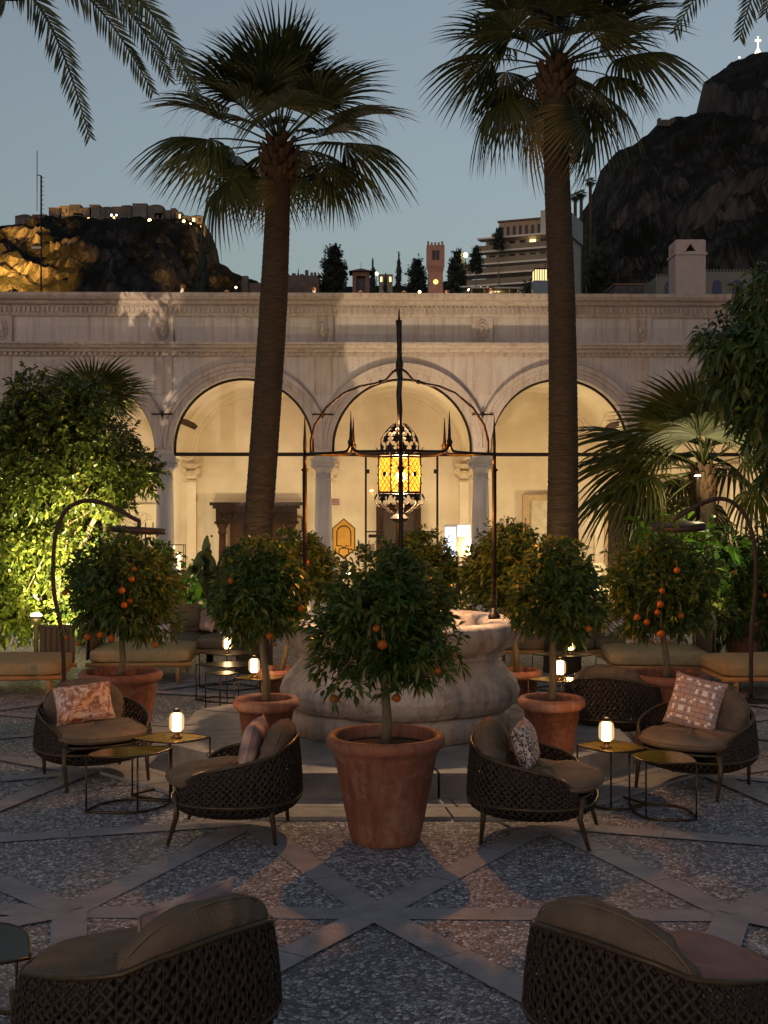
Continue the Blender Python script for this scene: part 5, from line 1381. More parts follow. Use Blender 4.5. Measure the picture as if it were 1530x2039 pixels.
for px, lb in ((1010,'low cream armchair of the lounge seen through the fourth arch'), (1180,'second low cream armchair right of the tall straight palm')):
    t = thing('lounge_chair', lb, 'armchair', (P(px,0,FD+2.6).x, FD+2.6, .03))
    link('seat', rbox(-.35, .35, -.32, .32, .12, .42, .05, name='seat', mat=PALE), t); link('back', rbox(-.35, .35, .22, .36, .40, .85, .05, name='back', mat=PALE), t)
    for s in (-1, 1): link('arm', rbox(s*.36-.07, s*.36+.07, -.32, .34, .12, .58, .04, name='arm', mat=PALE), t)
MOS = M('stone_relief', (.50,.38,.24), (.36,.26,.16), rough=.8, scale=30, bump=.8)
for px, py, lb in ((590,1045,'small framed notice on the wall between portal and column'), (1025,1060,'small wall plaque left of the tan doorway'), (985,1100,'low wall plaque beside the right iron post'), (725,1100,'carved plaque on the left of the central door')):
    D_ = FD+BY-.03; t = thing('wall_plaque', lb, 'plaque', P(px, py, D_)); mb = MB(); mb.box(-.12, .12, 0, .02, -.16, .16); mb.build('slab', MOS, t); mb = MB(); [mb.box(-.13, .13, -.01, .02, s*.17-.012, s*.17+.012) for s in (-1,1)]; [mb.box(s*.13-.012, s*.13+.012, -.01, .02, -.16, .16) for s in (-1,1)]; mb.build('frame', WOODL, t)
# ============================================================ ROOF TOP THINGS
WASH = M('pale_pink_render', (.44,.33,.30), (.37,.28,.255), rough=.9, scale=5, bump=.3, bscale=60)
D = 27.0; k = D/F; bz0 = 5.9
c_ = thing('chimney', 'square pinkish white rendered chimney with triangular vents on the arcade roof', 'chimney', (P(1376,0,D).x, D, bz0))
w_ = 30*k; zt_ = P(0,507,D).z-bz0
MB().box(-w_, w_, 0, 2*w_, 0, zt_).build('stack', WASH, c_)
MB().box(-w_-.03, w_+.03, -.03, 2*w_+.03, zt_, zt_+.05).build('band', WASH, c_)
mb = MB(); H_ = P(0,480,D).z-bz0-zt_-.05; z0 = zt_+.05; tw, th = .115, .17; zb = z0+.03
def ventwall(mb, a, b):    # wall from a to b with a triangular hole, extruded inwards
    a, b = Vector(a), Vector(b); t = (b-a).normalized(); L = (b-a).length; m_ = L/2; n = Vector((-t.y, t.x, 0))*.08
    def q(x, z, o=0): return a+t*x+Vector((0,0,z))+n*o
    for o in (0, 1):
        vs = [q(0,z0,o), q(m_-tw,z0,o), q(m_+tw,z0,o), q(L,z0,o), q(L,z0+H_,o), q(m_,z0+H_,o), q(0,z0+H_,o), q(m_-tw,zb,o), q(m_+tw,zb,o), q(m_,zb+th,o)]
        mb.add(vs, [(0,1,7,6), (1,2,8,7), (2,3,4,8), (7,9,5,6), (8,4,5,9)])
    mb.add([q(m_-tw,zb,0), q(m_+tw,zb,0), q(m_,zb+th,0), q(m_-tw,zb,1), q(m_+tw,zb,1), q(m_,zb+th,1)], [(0,1,4,3), (1,2,5,4), (2,0,3,5)])
cs = [(-w_,0,0), (w_,0,0), (w_,2*w_,0), (-w_,2*w_,0)]
for i in range(4): ventwall(mb, cs[i], cs[(i+1)%4])
mb.build('vented_head', WASH, c_)
mb = MB(); 
for i in range(6): r0 = w_*math.cos(i/6*PI/2)**.6 if i else w_; z = z0+H_+.06*math.sin(i/6*PI/2); r1 = w_*max(.02, math.cos((i+1)/6*PI/2))**.6; mb.box(-r0, r0, w_-r0, w_+r0, z, z0+H_+.06*math.sin((i+1)/6*PI/2)-.0005)
mb.build('cap', WASH, c_)
RL = emit('roof_lamp_glow', (1,.55,.25), 2.5); WH = M('white_painted_figure', (.62,.55,.5), rough=.6)
for i, (px, py, nm) in enumerate([(360,566,'tallest, far left, leaning slightly'), (452,578,'next to the dark cypress'), (626,571,'right of the leaning palm'), (718,579,'below the small roofed tower'), (805,580,'above the lantern spike'), (890,578,'below the clock tower'), (978,572,'below the hotel terrace')]):
    D = FD+.15+.02*px/100; h_ = P(0,py,D).z-6.07; t = thing('roof_light', 'small white post with lit copper cup on the parapet, '+nm, 'roof light', (P(px,0,D).x, D, 6.07), 0, 'roof lights on the parapet')
    MB().tube([(0,0,0), (.01*(i == 0)*4,0,h_*.7)], [.05,.03], n=8).build('post', WH, t)
    mb = MB(); o = .04*(i == 0)
    for s in (-1, 1): mb.tube([(o,0,h_*.6), (o+s*.035,0,h_*.8), (o+s*.045,0,h_)], .016, n=6)
    mb.lathe([(.02,h_*.7), (.05,h_*.85), (.045,h_)], n=8, c=(o,0)); mb.build('cup', COP, t)
    MB().sph((o,0,h_*.85), .03, 6).build('lamp', RL, t)
    lamp('roof_light_glow', (P(px,0,D).x, D-.22, 6.2), 1.6, (1,.65,.4), .02)

# ============================================================ HILLS
from mathutils import noise as NZ
ROCK = None
def hillmat():
    m, nt, b = _mat('rock_and_scrub'); tc = nd(nt, 'ShaderNodeTexCoord')
    n = nd(nt, 'ShaderNodeTexNoise', Scale=.03, Detail=13, Roughness=.72); mp = nd(nt, 'ShaderNodeMapping'); mp.inputs['Scale'].default_value = (1.4,1,.6); nt.links.new(tc.outputs['Object'], mp.inputs[0]); nt.links.new(mp.outputs[0], n.inputs['Vector'])
    g = nd(nt, 'ShaderNodeNewGeometry'); s = nd(nt, 'ShaderNodeSeparateXYZ'); nt.links.new(g.outputs['Normal'], s.inputs[0])
    ad = nd(nt, 'ShaderNodeMath', operation='MULTIPLY_ADD'); nt.links.new(s.outputs[2], ad.inputs[0]); ad.inputs[1].default_value = -.35; nt.links.new(n.outputs['Fac'], ad.inputs[2])
    n3 = nd(nt, 'ShaderNodeTexNoise', Scale=.16, Detail=8, Roughness=.7); nt.links.new(mp.outputs[0], n3.inputs['Vector'])
    ad2 = nd(nt, 'ShaderNodeMath', operation='MULTIPLY_ADD'); nt.links.new(n3.outputs['Fac'], ad2.inputs[0]); ad2.inputs[1].default_value = .45; nt.links.new(ad.outputs[0], ad2.inputs[2])
    c = ramp(nt, ad2.outputs[0], [(.42, (.007,.008,.006)), (.54, (.016,.015,.013)), (.64, (.040,.036,.037)), (.8, (.095,.085,.082))])
    nt.links.new(c, b.inputs['Base Color']); b.inputs['Roughness'].default_value = .95; b.inputs['Specular IOR Level'].default_value = .1
    bp = nd(nt, 'ShaderNodeBump', Strength=1.0, Distance=6.0); nt.links.new(n3.outputs['Fac'], bp.inputs['Height']); nt.links.new(bp.outputs[0], b.inputs['Normal']); return m
HM_ = hillmat()
def interp(pts, x):
    if x <= pts[0][0]: return pts[0][1]
    for (a, ya), (b, yb) in zip(pts, pts[1:]):
        if x <= b: return ya+(yb-ya)*(x-a)/(b-a)
    return pts[-1][1]
def hill(name, sky_, D0, D1, x0, x1, nx=420, ny=110, rough=9, prof=.75, jag=3.0):
    mb = MB(); HM2 = []
    for j in range(ny+1):
        t = j/ny*1.25; D = D0+(D1-D0)*t
        for i in range(nx+1):
            px = x0+(x1-x0)*i/nx; X = (px-CX)*D1/F
            zr = CH+(HZ-interp(sky_, px))*D1/F
            g = min(1, t)**prof if t <= 1 else 1-(t-1)*1.2
            nz = NZ.fractal(Vector((X*.03, D*.03, 3.1)), .8, 2.0, 7)
            z = zr*g
            e = math.sin(PI*min(1, max(0, t)))**.7
            z += nz*rough*e*1.3
            X2 = X+NZ.fractal(Vector((X*.04, D*.04, z*.04)), 1.0, 2.0, 5)*rough*.35*e
            D2 = D+NZ.fractal(Vector((X*.05+9, z*.05, 1.7)), 1.0, 2.0, 6)*rough*.9*e
            if .94 < t < 1.06: z += abs(NZ.fractal(Vector((X*.09, 0, 0)), 1.0, 2.0, 4))*jag
            mb.v.append((X2, D2, max(z, -1)))
    w_ = nx+1
    for j in range(ny):
        for i in range(nx):
            a = j*w_+i; mb.f.append((a, a+1, a+w_+1, a+w_)); mb.sm.append(False)
    return tag(mb.build(name, HM_), kind='structure')
skyL = [(-700,520), (-300,480), (-100,462), (0,452), (40,446), (90,442), (130,436), (200,430), (300,430), (360,434), (398,446), (412,452), (424,478), (434,500), (436,522), (452,534), (470,546), (488,556), (520,564), (640,572), (760,575), (900,570), (1050,560)]
hill('village_hill', skyL, 560, 1000, -700, 1050, rough=11, prof=.55)
skyR = [(860,590), (1000,560), (1100,500), (1150,440), (1172,405), (1186,372), (1196,345), (1214,318), (1228,302), (1260,290), (1290,268), (1312,246), (1350,236), (1395,226), (1399,200), (1400,165), (1420,152), (1450,132), (1480,118), (1500,106), (1540,102), (1600,92), (1700,60), (1900,120), (2300,300)]
hill('mountain', skyR, 330, 720, 860, 2300, rough=10, prof=.62, jag=2.5)
mb = MB(); nx, ny = 60, 24     # slope of the town behind the arcade
for j in range(ny+1):
    for i in range(nx+1):
        y = 32+(520-32)*(j/ny)**1.3; x = (-1+2*i/nx)*(60+y*.9); z = .145*(y-32)*(.9+.12*NZ.noise(Vector((x*.02, y*.02, 0))))
        mb.v.append((x, y, z-.3))
for j in range(ny):
    for i in range(nx): a = j*(nx+1)+i; mb.f.append((a, a+1, a+nx+2, a+nx+1)); mb.sm.append(True)
tag(mb.build('town_slope', M('dark_scrub_ground', (.03,.035,.02), (.015,.02,.012), rough=.95, scale=.3)), kind='structure')
def gz(y): return max(0, .145*(y-32)*.88-.3)
# orange sodium floods on the cliffs
for (px, py, D, e) in ((5,560,600,1.0), (85,570,600,.30), (-90,560,600,.8), (500,565,690,.16), (395,580,620,.05)):
    lamp('cliff_flood', P(px, py, D), CLIFF_W*e, (1,.48,.07), .15, 'SPOT', spot=24 if px < 300 else 16, blend=.9, target=P(px+5, 535, 800) if px < 300 else P(px-72, 505, 930))

# ============================================================ FAR BUILDINGS
HW1 = [M('far_wall_%d' % i, c, rough=.9, scale=.3) for i, c in enumerate([(.13,.115,.105), (.10,.085,.075), (.22,.18,.14), (.075,.07,.07)])]
ROOF = M('far_roof_tiles', (.16,.08,.06), (.10,.055,.045), rough=.9, scale=.5)
LITW = emit('lit_window', (1,.68,.28), 1.4); DRKW = M('dark_window', (.03,.03,.035), rough=.3)
def house(label, D, px0, px1, pyt, pyb, wall, lit=(), roof='flat', nw=3, nf=2, name='house', group=None, depth=8):
    x0, x1 = P(px0,0,D).x, P(px1,0,D).x; zt_, zb = P(0,pyt,D).z, P(0,pyb,D).z; c = (x0+x1)/2; t = thing(name, label, 'building', (c, D, zb), 0, group); w_, h_ = (x1-x0)/2, zt_-zb
    MB().box(-w_, w_, 0, depth, -6, h_).build('wall', wall, t)
    mb = MB(); e = w_*.06
    if roof == 'flat': mb.box(-w_-e, w_+e, -e, depth+e, h_, h_+e*1.5)
    else: mb.add([(-w_-e,-e,h_), (w_+e,-e,h_), (w_+e,depth+e,h_), (-w_-e,depth+e,h_), (-w_*.3,depth/2,h_+w_*.45), (w_*.3,depth/2,h_+w_*.45)], [(0,1,5,4), (2,3,4,5), (1,2,5), (3,0,4), (3,2,1,0)])
    mb.build('roof', ROOF, t)
    for i in range(nw):
        for j in range(nf):
            x = -w_+2*w_*(i+.5)/nw; z = h_*(j+.5)/nf; ww = w_/nw*.42; hh = h_/nf*.24
            MB().box(x-ww, x+ww, -.08, .02, z-hh, z+hh).build('window', LITW if (i, j) in lit else DRKW, t)
    return t
GV = 'houses of the hilltop village'
vil = [(2,28,452,470,0,()), (30,62,430,462,3,()), (64,92,428,455,1,((0,0),)), (44,72,446,462,2,((0,0),(1,0))), (97,122,414,446,1,()), (118,137,410,440,0,()), (138,160,408,432,3,()), (160,182,414,436,1,((1,0),)),
    (178,198,408,430,0,()), (198,222,413,432,3,()), (222,242,412,434,1,((0,0),)), (242,262,409,433,3,()), (264,292,406,436,0,()), (294,324,410,440,1,()), (308,330,424,446,0,((0,0),)), (326,342,418,448,3,()), (340,350,414,440,1,()),
    (346,362,422,448,2,((0,0),(1,1))), (356,378,430,452,2,((0,0),(1,0))), (380,404,430,452,2,((0,1),(1,0))), (300,345,442,462,3,()), (384,408,446,462,2,((1,0),)), (0,22,462,478,1,()), (146,164,424,440,0,((1,0),))]
desc = ['at the far left end', 'stepped, left part', 'small, left of the mast', 'with orange terrace lights', 'just right of the mast', 'narrow tall', 'low grey', 'with lit window, centre left', 'square dark', 'low wide dark', 'with a faint window, centre', 'dark with flat top', 'with domed looking top', 'broad crenellated', 'with bright yellow window', 'slim dark', 'thin tower like', 'floodlit, left one', 'floodlit pale, lower', 'orange lit at the cliff edge', 'long low on arches', 'orange lit lowest at the cliff edge', 'lowest at the far left', 'small with white lamp']
for (a, b, t_, bt, wi, lit), ds in zip(vil, desc): house('hilltop village house, '+ds, 965, a, b, t_, bt+8, HW1[wi], lit, 'flat' if (a//7) % 2 else 'hip', 2 if b-a < 25 else 3, 2, 'village_house', GV, 12)
SLM = {}
def street_lamp(label, px, py, D, r, col=(1,.7,.3), s=6, e=0):
    t = thing('street_lamp', label, 'street lamp', P(px, py, D)); key = 'street_glow_%s' % str(col)
    m_ = MATS.get(key) or emit(key, col, s); MB().sph((0,0,0), r, 8).build('globe', m_, t); MB().tube([(0,.1,-r), (0,.1,-10*r)], r*.2, n=5).build('post', BLK, t)
    if e: lamp('street_glow', P(px, py, D-8*r-2), e, col, r)
for i, (px, py, r, c) in enumerate([(67,437,1.3,(1,.55,.2)), (103,437,1.3,(.85,.9,.3)), (116,444,1.0,(1,.7,.3)), (135,440,.9,(1,.8,.4)), (20,460,.6,(1,.8,.5)), (232,428,.7,(.8,.85,.8)), (298,438,1.3,(1,.7,.25)), (366,440,1.1,(1,.6,.2)), (379,446,.9,(1,.7,.3)), (380,459,.7,(1,.9,.8)), (157,440,.5,(1,.8,.5)), (222,428,.8,(.9,.8,.4))]):
    street_lamp(['orange lamp glowing left of the mast on the village hill', 'greenish yellow lamp just right of the mast on the hill', 'low warm lamp on the left half of the village', 'small warm lamp among the left village houses', 'tiny lamp at the far left hillside', 'white lamp at the centre of the village', 'bright orange lamp below the yellow window of the village', 'orange lamp on the floodlit village houses', 'lower orange lamp on the floodlit village houses', 'tiny white lamp under the cliff edge houses', 'tiny warm lamp left of the village centre', 'dim yellow lamp at the village centre'][i], px, py, 945, r*1.0, c, 5)
for (px, py, e) in ((372,448,9000), (398,455,9000), (60,455,6000)): lamp('village_glow', P(px, py, 950), e*VILL, (1,.55,.18), 2)
street_lamp('yellow street lamp with starry glow right of the clock tower', 927, 508, 190, .38, (1,.85,.3), 9, 300)
street_lamp('small street lamp left of the thin cypress', 750, 545, 150, .2, (1,.9,.55), 6)
street_lamp('lamp among the trees left of the clock tower', 836, 581, 120, .14, (1,.7,.3), 5)
for i, (x, y) in enumerate([(934,577), (954,575), (954,581), (984,578), (972,573), (958,573), (470,572), (1003,579)]): street_lamp(['terrace lamp below the hotel, leftmost', 'terrace lamp below the hotel, second', 'low terrace lamp under the second one', 'terrace lamp below the hotel at its right', 'terrace lamp between two brighter ones', 'faint terrace lamp below the hotel', 'white lamp low on the slope right of the village hill', 'last terrace lamp before the lit kiosk'][i], x, y, 140, .13, (1,.75,.4), 5)
# mast
D = 150; mz = P(82,590,D); ms = thing('antenna_mast', 'thin lattice antenna mast with rungs in front of the village hill', 'antenna', (mz.x, D, gz(D)))
MB().tube([(0,0,0), (0,0,P(0,350,D).z-gz(D))], .11, n=5).build('pole', BLK, ms)
zb = P(0,300,D).z-gz(D); zc = P(0,348,D).z-gz(D)
mb = MB(); mb.tube([(-.5,0,zc-2), (-.5,0,zb)], .05, n=5); mb.tube([(-.5,0,zc), (0,0,zc-.1)], .06, n=5); mb.tube([(-.5,0,P(0,420,D).z-gz(D)), (-.5,0,P(0,378,D).z-gz(D))], .04, n=4); mb.build('whip', BLK, ms)
mb = MB(); [mb.tube([(-.1,0,zc-.3-i*.55), (.35,0,zc-.3-i*.55)], .035, n=4) for i in range(12)]; mb.build('rungs', BLK, ms)
MB().box(-1.2, 0, -.1, .1, P(0,495,D).z-gz(D), P(0,491,D).z-gz(D)).build('bracket', WH, ms)
# cross on the mountain
D = 715; cr_ = thing('summit_cross', 'floodlit white cross on a pedestal at the mountain top', 'cross', P(1510,108,D)); k = D/F
CRM = emit('cross_floodlight_glow', (1,.86,.58), .9)  # floodlighting on the cross is put into its own emission
mb = MB(); mb.box(-.35, .35, -.35, .35, 12*k, 36*k); mb.box(-6*k, 6*k, -.35, .35, 26*k, 29.5*k); mb.build('cross', CRM, cr_)
mb = MB(); mb.lathe([(7*k,0), (6.5*k,4*k), (3.5*k,9*k), (2*k,12*k), (1.5*k,14*k)], n=10); mb.build('pedestal', CRM, cr_)
street_lamp('small pale lamp left of the summit cross', 1473, 114, 710, .6, (1,.9,.7), 1.5)
# old walls on the ridge
mb = MB(); D = 640; k = D/F
for i in range(9): mb.box((i*9)*k, (i*9+(8 if i else 7))*k, 0, 3, -8*k, (6 if i % 3 else 9)*k)
o = mb.build('ridge_wall', HW1[3]); o.location = P(1311,243,690); tag(o, 'low ruined wall with bumps along the mountain ridge', 'wall')
# clock tower
D = 150; k = D/F; PINK = M('pink_tower_stone', (.34,.19,.15), (.26,.14,.11), rough=.9, scale=1.2, bump=.3); tz = gz(D)
tw_ = thing('clock_tower', 'pink battlemented clock tower with lit yellow clock face', 'tower', (P(868,0,D).x, D, tz)); zt_ = P(0,488,D).z-tz; zm = P(0,530,D).z-tz
mb = MB(); mb.box(-14.5*k, 14.5*k, 0, 29*k, 0, zm); mb.build('shaft', PINK, tw_)
mb = MB(); W2 = 17.5*k
for i in range(7): mb.box(-W2+.02+i*(2*W2-.12)/6.6, -W2+.2+i*(2*W2-.12)/6.6, -.16, 0, zm-.6, zm)
mb.box(-W2, W2, -.18, 34*k, zm, zt_)
for i in range(5):
    if i != 20:
        x = -W2+i*2*W2/5; mb.box(x+.03, x+.28, -.18, .1, zt_, zt_+(.45 if i in (0,4) else .32)); mb.box(x+.03, x+.28, 1.8, 2.05, zt_, zt_+.3)
mb.build('belfry', PINK, tw_)
for s in (-1, 1):
    mb = MB(); cx_ = s*.24; z0 = zm+.75; h_ = 1.0; mb.prism([(cx_+.2*math.cos(a), z0+h_+.2*math.sin(a)) for a in [PI*i/8 for i in range(9)]]+[(cx_-.2, z0), (cx_+.2, z0)], 0, .05); mb.xf(Matrix.Rotation(R(90), 4, 'X')); mb.xf(Matrix.Translation((0,-.185,0))); mb.build('window', DRKW, tw_)
zc = P(0,561,D).z-tz
mb = MB(); mb.lathe([(.001,0), (5*k,0)], n=24, caps=False); mb.xf(Matrix.Translation((0,-.04,zc)) @ Matrix.Rotation(R(90), 4, 'X')); cf = mb.build('clock_face', emit('lit_clock_face', (.95,.8,.22), .75), tw_)
mb = MB(); mb.box(-.012, .012, -.08, -.05, zc, zc+.24); mb.box(-.0, .14, -.08, -.05, zc-.015, zc+.015)
for i in range(12): a = i*PI/6; mb.box(.25*math.cos(a)-.012, .25*math.cos(a)+.012, -.07, -.05, zc+.25*math.sin(a)-.012, zc+.25*math.sin(a)+.012)
mb.build('clock_hands', BLK, cf)
lamp('tower_flood', P(880,592,D-7), TOWER_W, (1,.62,.36), .3, 'SPOT', spot=70, blend=.6, target=P(868,530,D))
# small roofed tower
D = 100; k = D/F; tz = gz(D); t = thing('small_belfry', 'little brick tower with low red tiled roof and dark opening', 'tower', (P(719,0,D).x, D, tz)); zt_ = P(0,541,D).z-tz
BRK = M('old_brick', (.22,.12,.09), (.14,.08,.065), rough=.9, scale=2)
mb = MB(); [mb.box(s*13*k-.16, s*13*k+.16, a, a+.3, 0, zt_) for s in (-1,1) for a in (0, 1.1)]; mb.box(-16*k+.16, 16*k-.16, .1, 1.3, 0, zt_-2.3); mb.box(-16*k, 16*k, -.02, 1.42, zt_-.35, zt_); mb.build('walls', BRK, t)
MB().box(-10*k, 10*k, .5, .9, zt_-2.3, zt_-.35).build('opening', DRKW, t)
W2 = 24*k; MB().add([(-W2,-.4,zt_), (W2,-.4,zt_), (W2,1.8,zt_), (-W2,1.8,zt_), (0,.7,zt_+.42)], [(0,1,4), (1,2,4), (2,3,4), (3,0,4), (3,2,1,0)]).build('roof', ROOF, t)
MB().tube([(0,.7,zt_+.4), (0,.7,zt_+.85)], .02, n=5).build('finial', BLK, t)
# ruined church wall with rose window
D = 110; k = D/F; tz = gz(D); t = thing('old_church', 'dark stone church gable with round rose window beside the leaning palm', 'church', (P(590,0,D).x, D, tz)); zt_ = P(0,548,D).z-tz
mb = MB(); mb.box(-60*k, 46*k, 0, 3, 0, zt_); rg = random.Random(1)
x = -60*k
while x < 44*k: w_ = rg.uniform(.15,.4); mb.box(x, x+w_, 0, .5, zt_, zt_+rg.uniform(.1,.5)); x += w_+rg.uniform(.08,.4)
mb.box(-112*k, -62*k, 1, 3, 0, zt_-.5); mb.box(-110*k, -98*k, .8, 1.5, 0, zt_+.1)
mb.build('wall', M('dark_church_stone', (.13,.095,.085), (.08,.06,.055), rough=.9, scale=1.5, bump=.5), t)
mb = MB(); zc = P(0,580,D).z-tz; 
for r in (.66, .44, .18):
    mb.tube([Vector((r*math.cos(a), -.05, zc+r*math.sin(a))) for a in [2*PI*i/24 for i in range(25)]], .05, n=5)
for i in range(10): a = i*PI/5; mb.tube([(.18*math.cos(a), -.05, zc+.18*math.sin(a)), (.6*math.cos(a), -.05, zc+.6*math.sin(a))], .03, n=4)
mb.build('rose_window', HW1[0], t)
# white merlons
D = 60; k = D/F; t = thing('merlon_wall', 'short white battlemented wall left of the clock tower', 'wall', P(766,592,D)); mb = MB(); mb.box(-28*k, 26*k, 0, .3, -2, 5*k)
for i in range(9): x = (-27+i*6)*k; mb.add([(x,0,5*k), (x+4*k,0,5*k), (x+4*k,.3,5*k), (x,.3,5*k), (x+2*k,.15,11*k)], [(0,1,4), (1,2,4), (2,3,4), (3,0,4)])
mb.build('wall', WH, t)
t = thing('merlon_wall', 'low pointed white merlons in front of the hotel terrace', 'wall', P(1030,593,D)); mb = MB(); mb.box(-30*k, 30*k, 0, .3, -2, 2*k)
for i in range(9): x = (-28+i*6.5)*k; mb.add([(x,0,2*k), (x+4.4*k,0,2*k), (x+4.4*k,.3,2*k), (x,.3,2*k), (x+2.2*k,.15,8*k)], [(0,1,4), (1,2,4), (2,3,4), (3,0,4)])
mb.build('wall', WH, t)
# hotel
D = 200; tz = gz(D); ht = thing('hotel_building', 'grey hotel with long stepped balconies and a few lit windows behind the straight palm', 'building', (P(1092,0,D).x, D, tz), R(-22))
HTL = M('grey_hotel_wall', (.42,.40,.385), (.34,.32,.31), rough=.9, scale=.6)
k = D/F; zs_ = [P(0,y,D).z-tz for y in (463,490,515,538,562,583)]
wL = [12.0, 12.6, 12.8, 15.5, 16.5, 15.0]
mb = MB(); mb.box(-11.2, 2.6, 2, 12, 0, zs_[0]); mb.box(-1.4, 3.0, .5, 12, zs_[0], P(0,416,D).z-tz); mb.build('wall', HTL, ht)
for i, (z, L) in enumerate(zip(zs_, wL)):
    mb = MB(); mb.box(-L, 0, -.3 if i < 3 else -1.6-.5*(i-3), 2, z-.28, z); f_ = mb.build('balcony_slab', WH, ht)
    if i: mb = MB(); y = -.28 if i < 3 else -1.58-.5*(i-3); mb.box(-L+.1, -.1, y, y+.05, z, z+.85); mb.build('parapet', HW1[2], f_)
    if i < 5:
        for j in range(6):
            x = -10.6+j*1.75; lit = (i, j) in ((0, 4),)
            MB().box(x, x+1.0, 1.9, 2.05, z-1.75, z-.45).build('window', LITW if lit else DRKW, ht)
mb = MB(); mb.box(-9.2, -1.5, 3, 11, zs_[0], zs_[0]+3.0); mb.box(-10.8, -9.2, 4, 11, zs_[0], zs_[0]+1.5); mb.build('penthouse', M('ochre_render', (.33,.24,.17), rough=.9, scale=1), ht)
mb = MB(); mb.box(-9.4, -1.5, 2.7, 11, zs_[0]+3.0, zs_[0]+3.25); mb.build('roof', ROOF, ht)
for j in range(7): MB().box(-8.9+j*1.05, -8.4+j*1.05, 2.93, 3.02, zs_[0]+.6, zs_[0]+2.2).build('window', DRKW, ht)
D = 100; k = D/F; t = thing('lift_kiosk', 'blue grey glazed lift kiosk with warm lit upper windows beside the straight palm', 'kiosk', P(1078,594,D)); z0 = 36*k; z1 = 60*k
MB().box(-15*k, 18*k, 0, 1.6, -3, z0).build('base', M('blue_grey_panels', (.14,.18,.22), (.11,.15,.18), rough=.3, scale=2), t)
mb = MB(); mb.box(-13*k, 18*k, 0, 1.6, z1-2*k, z1+1*k); [mb.box(x*k-.03, x*k+.03, -.02, .05, z0, z1) for x in (-13,-8,-3,2,7,12,17)]; mb.build('frame', BLK, t)
MB().box(-12.5*k, 17.5*k, .06, 1.5, z0, z1-2*k).build('glazing', emit('kiosk_glow', (1,.72,.32), .75), t)
# terrace restaurant under the hotel
t = thing('terrace_pavilion', 'low lit terrace pavilion with ochre soffit under the hotel', 'building', P(985,592,120)); k = 120/F
mb = MB(); mb.box(-48*k, 50*k, 0, 4, 18*k, 21*k); mb.build('roof', HTL, t); mb = MB(); mb.box(-46*k, 48*k, 3.5, 4, -2, 18*k); [mb.box(x*k-.06, x*k+.06, .1, .25, -2, 18*k) for x in (-45,-20,5,30,47)]; mb.build('walls', M('ochre_wall', (.45,.33,.16)), t)
lamp('pavilion_light', P(990,582,122), 25, (1,.7,.3), .2)
# crenellated pale house
D = 90; k = D/F; tz = gz(D); t = thing('crenellated_house', 'pale grey house with tiny battlements and blue arched windows behind the chimney', 'building', (P(1405,0,D).x, D, tz)); zt_ = P(0,548,D).z-tz
mb = MB(); x0, x1 = (1310-1405)*k, (1498-1405)*k; mb.box(x0, 0-1.2, .5, 5, 0, zt_); mb.box(-1.2, x1, 0, 5, 0, zt_+.25); mb.build('wall', M('pale_grey_wall', (.15,.14,.135), (.12,.11,.11), rough=.9, scale=1), t)
mb = MB(); x = x0
while x < x1-.1: zz_ = zt_ if x < -1.2 else zt_+.25; yy_ = .5 if x < -1.25 else 0; mb.box(x, x+.12, yy_, yy_+.15, zz_, zz_+.2); x += .24
mb.build('battlements', HW1[0], t)
BLU = M('blue_window', (.045,.05,.14), rough=.3)
for px in (1336, 1428, 1468):
    cx_ = (px-1405)*k; z0 = P(0,584,D).z-tz; h_ = 18*k; yy_ = .5 if px < 1350 else 0
    mb = MB(); mb.prism([(cx_+.26*math.cos(a), z0+h_+.26*math.sin(a)) for a in [PI*i/8 for i in range(9)]]+[(cx_-.26, z0), (cx_+.26, z0)], 0, .05); mb.xf(Matrix.Translation((0,yy_-.005,0)) @ Matrix.Rotation(R(90), 4, 'X')); wn = mb.build('window', BLU, t)
    mb = MB(); mb.tube([(cx_-.30, yy_-.05, z0), (cx_-.30, yy_-.05, z0+h_)]+[(cx_-.30*math.cos(PI*i/8), yy_-.05, z0+h_+.3*math.sin(PI*i/8)) for i in range(1,8)]+[(cx_+.30, yy_-.05, z0+h_), (cx_+.30, yy_-.05, z0)], .04, n=5); mb.build('frame', HW1[0], wn)
house('long low dark house left of the crenellated one', 95, 1225, 1306, 568, 592, HW1[3], (), 'flat', 5, 1, depth=4)
house('small dark house right of the crenellated one', 100, 1500, 1560, 571, 592, HW1[1], (), 'flat', 2, 1, depth=4)
house('dark blue grey block with one lit window right of the straight palm', 210, 1143, 1156, 475, 560, HW1[3], ((0,1),), 'flat', 2, 3)
house('pale house behind the trees by the yellow street lamp', 230, 896, 940, 528, 560, HW1[1], (), 'flat', 3, 1)
house('yellow lit house behind the thin cypresses', 240, 755, 782, 546, 566, HW1[2], ((0,0),(2,0)), 'hip', 3, 1)
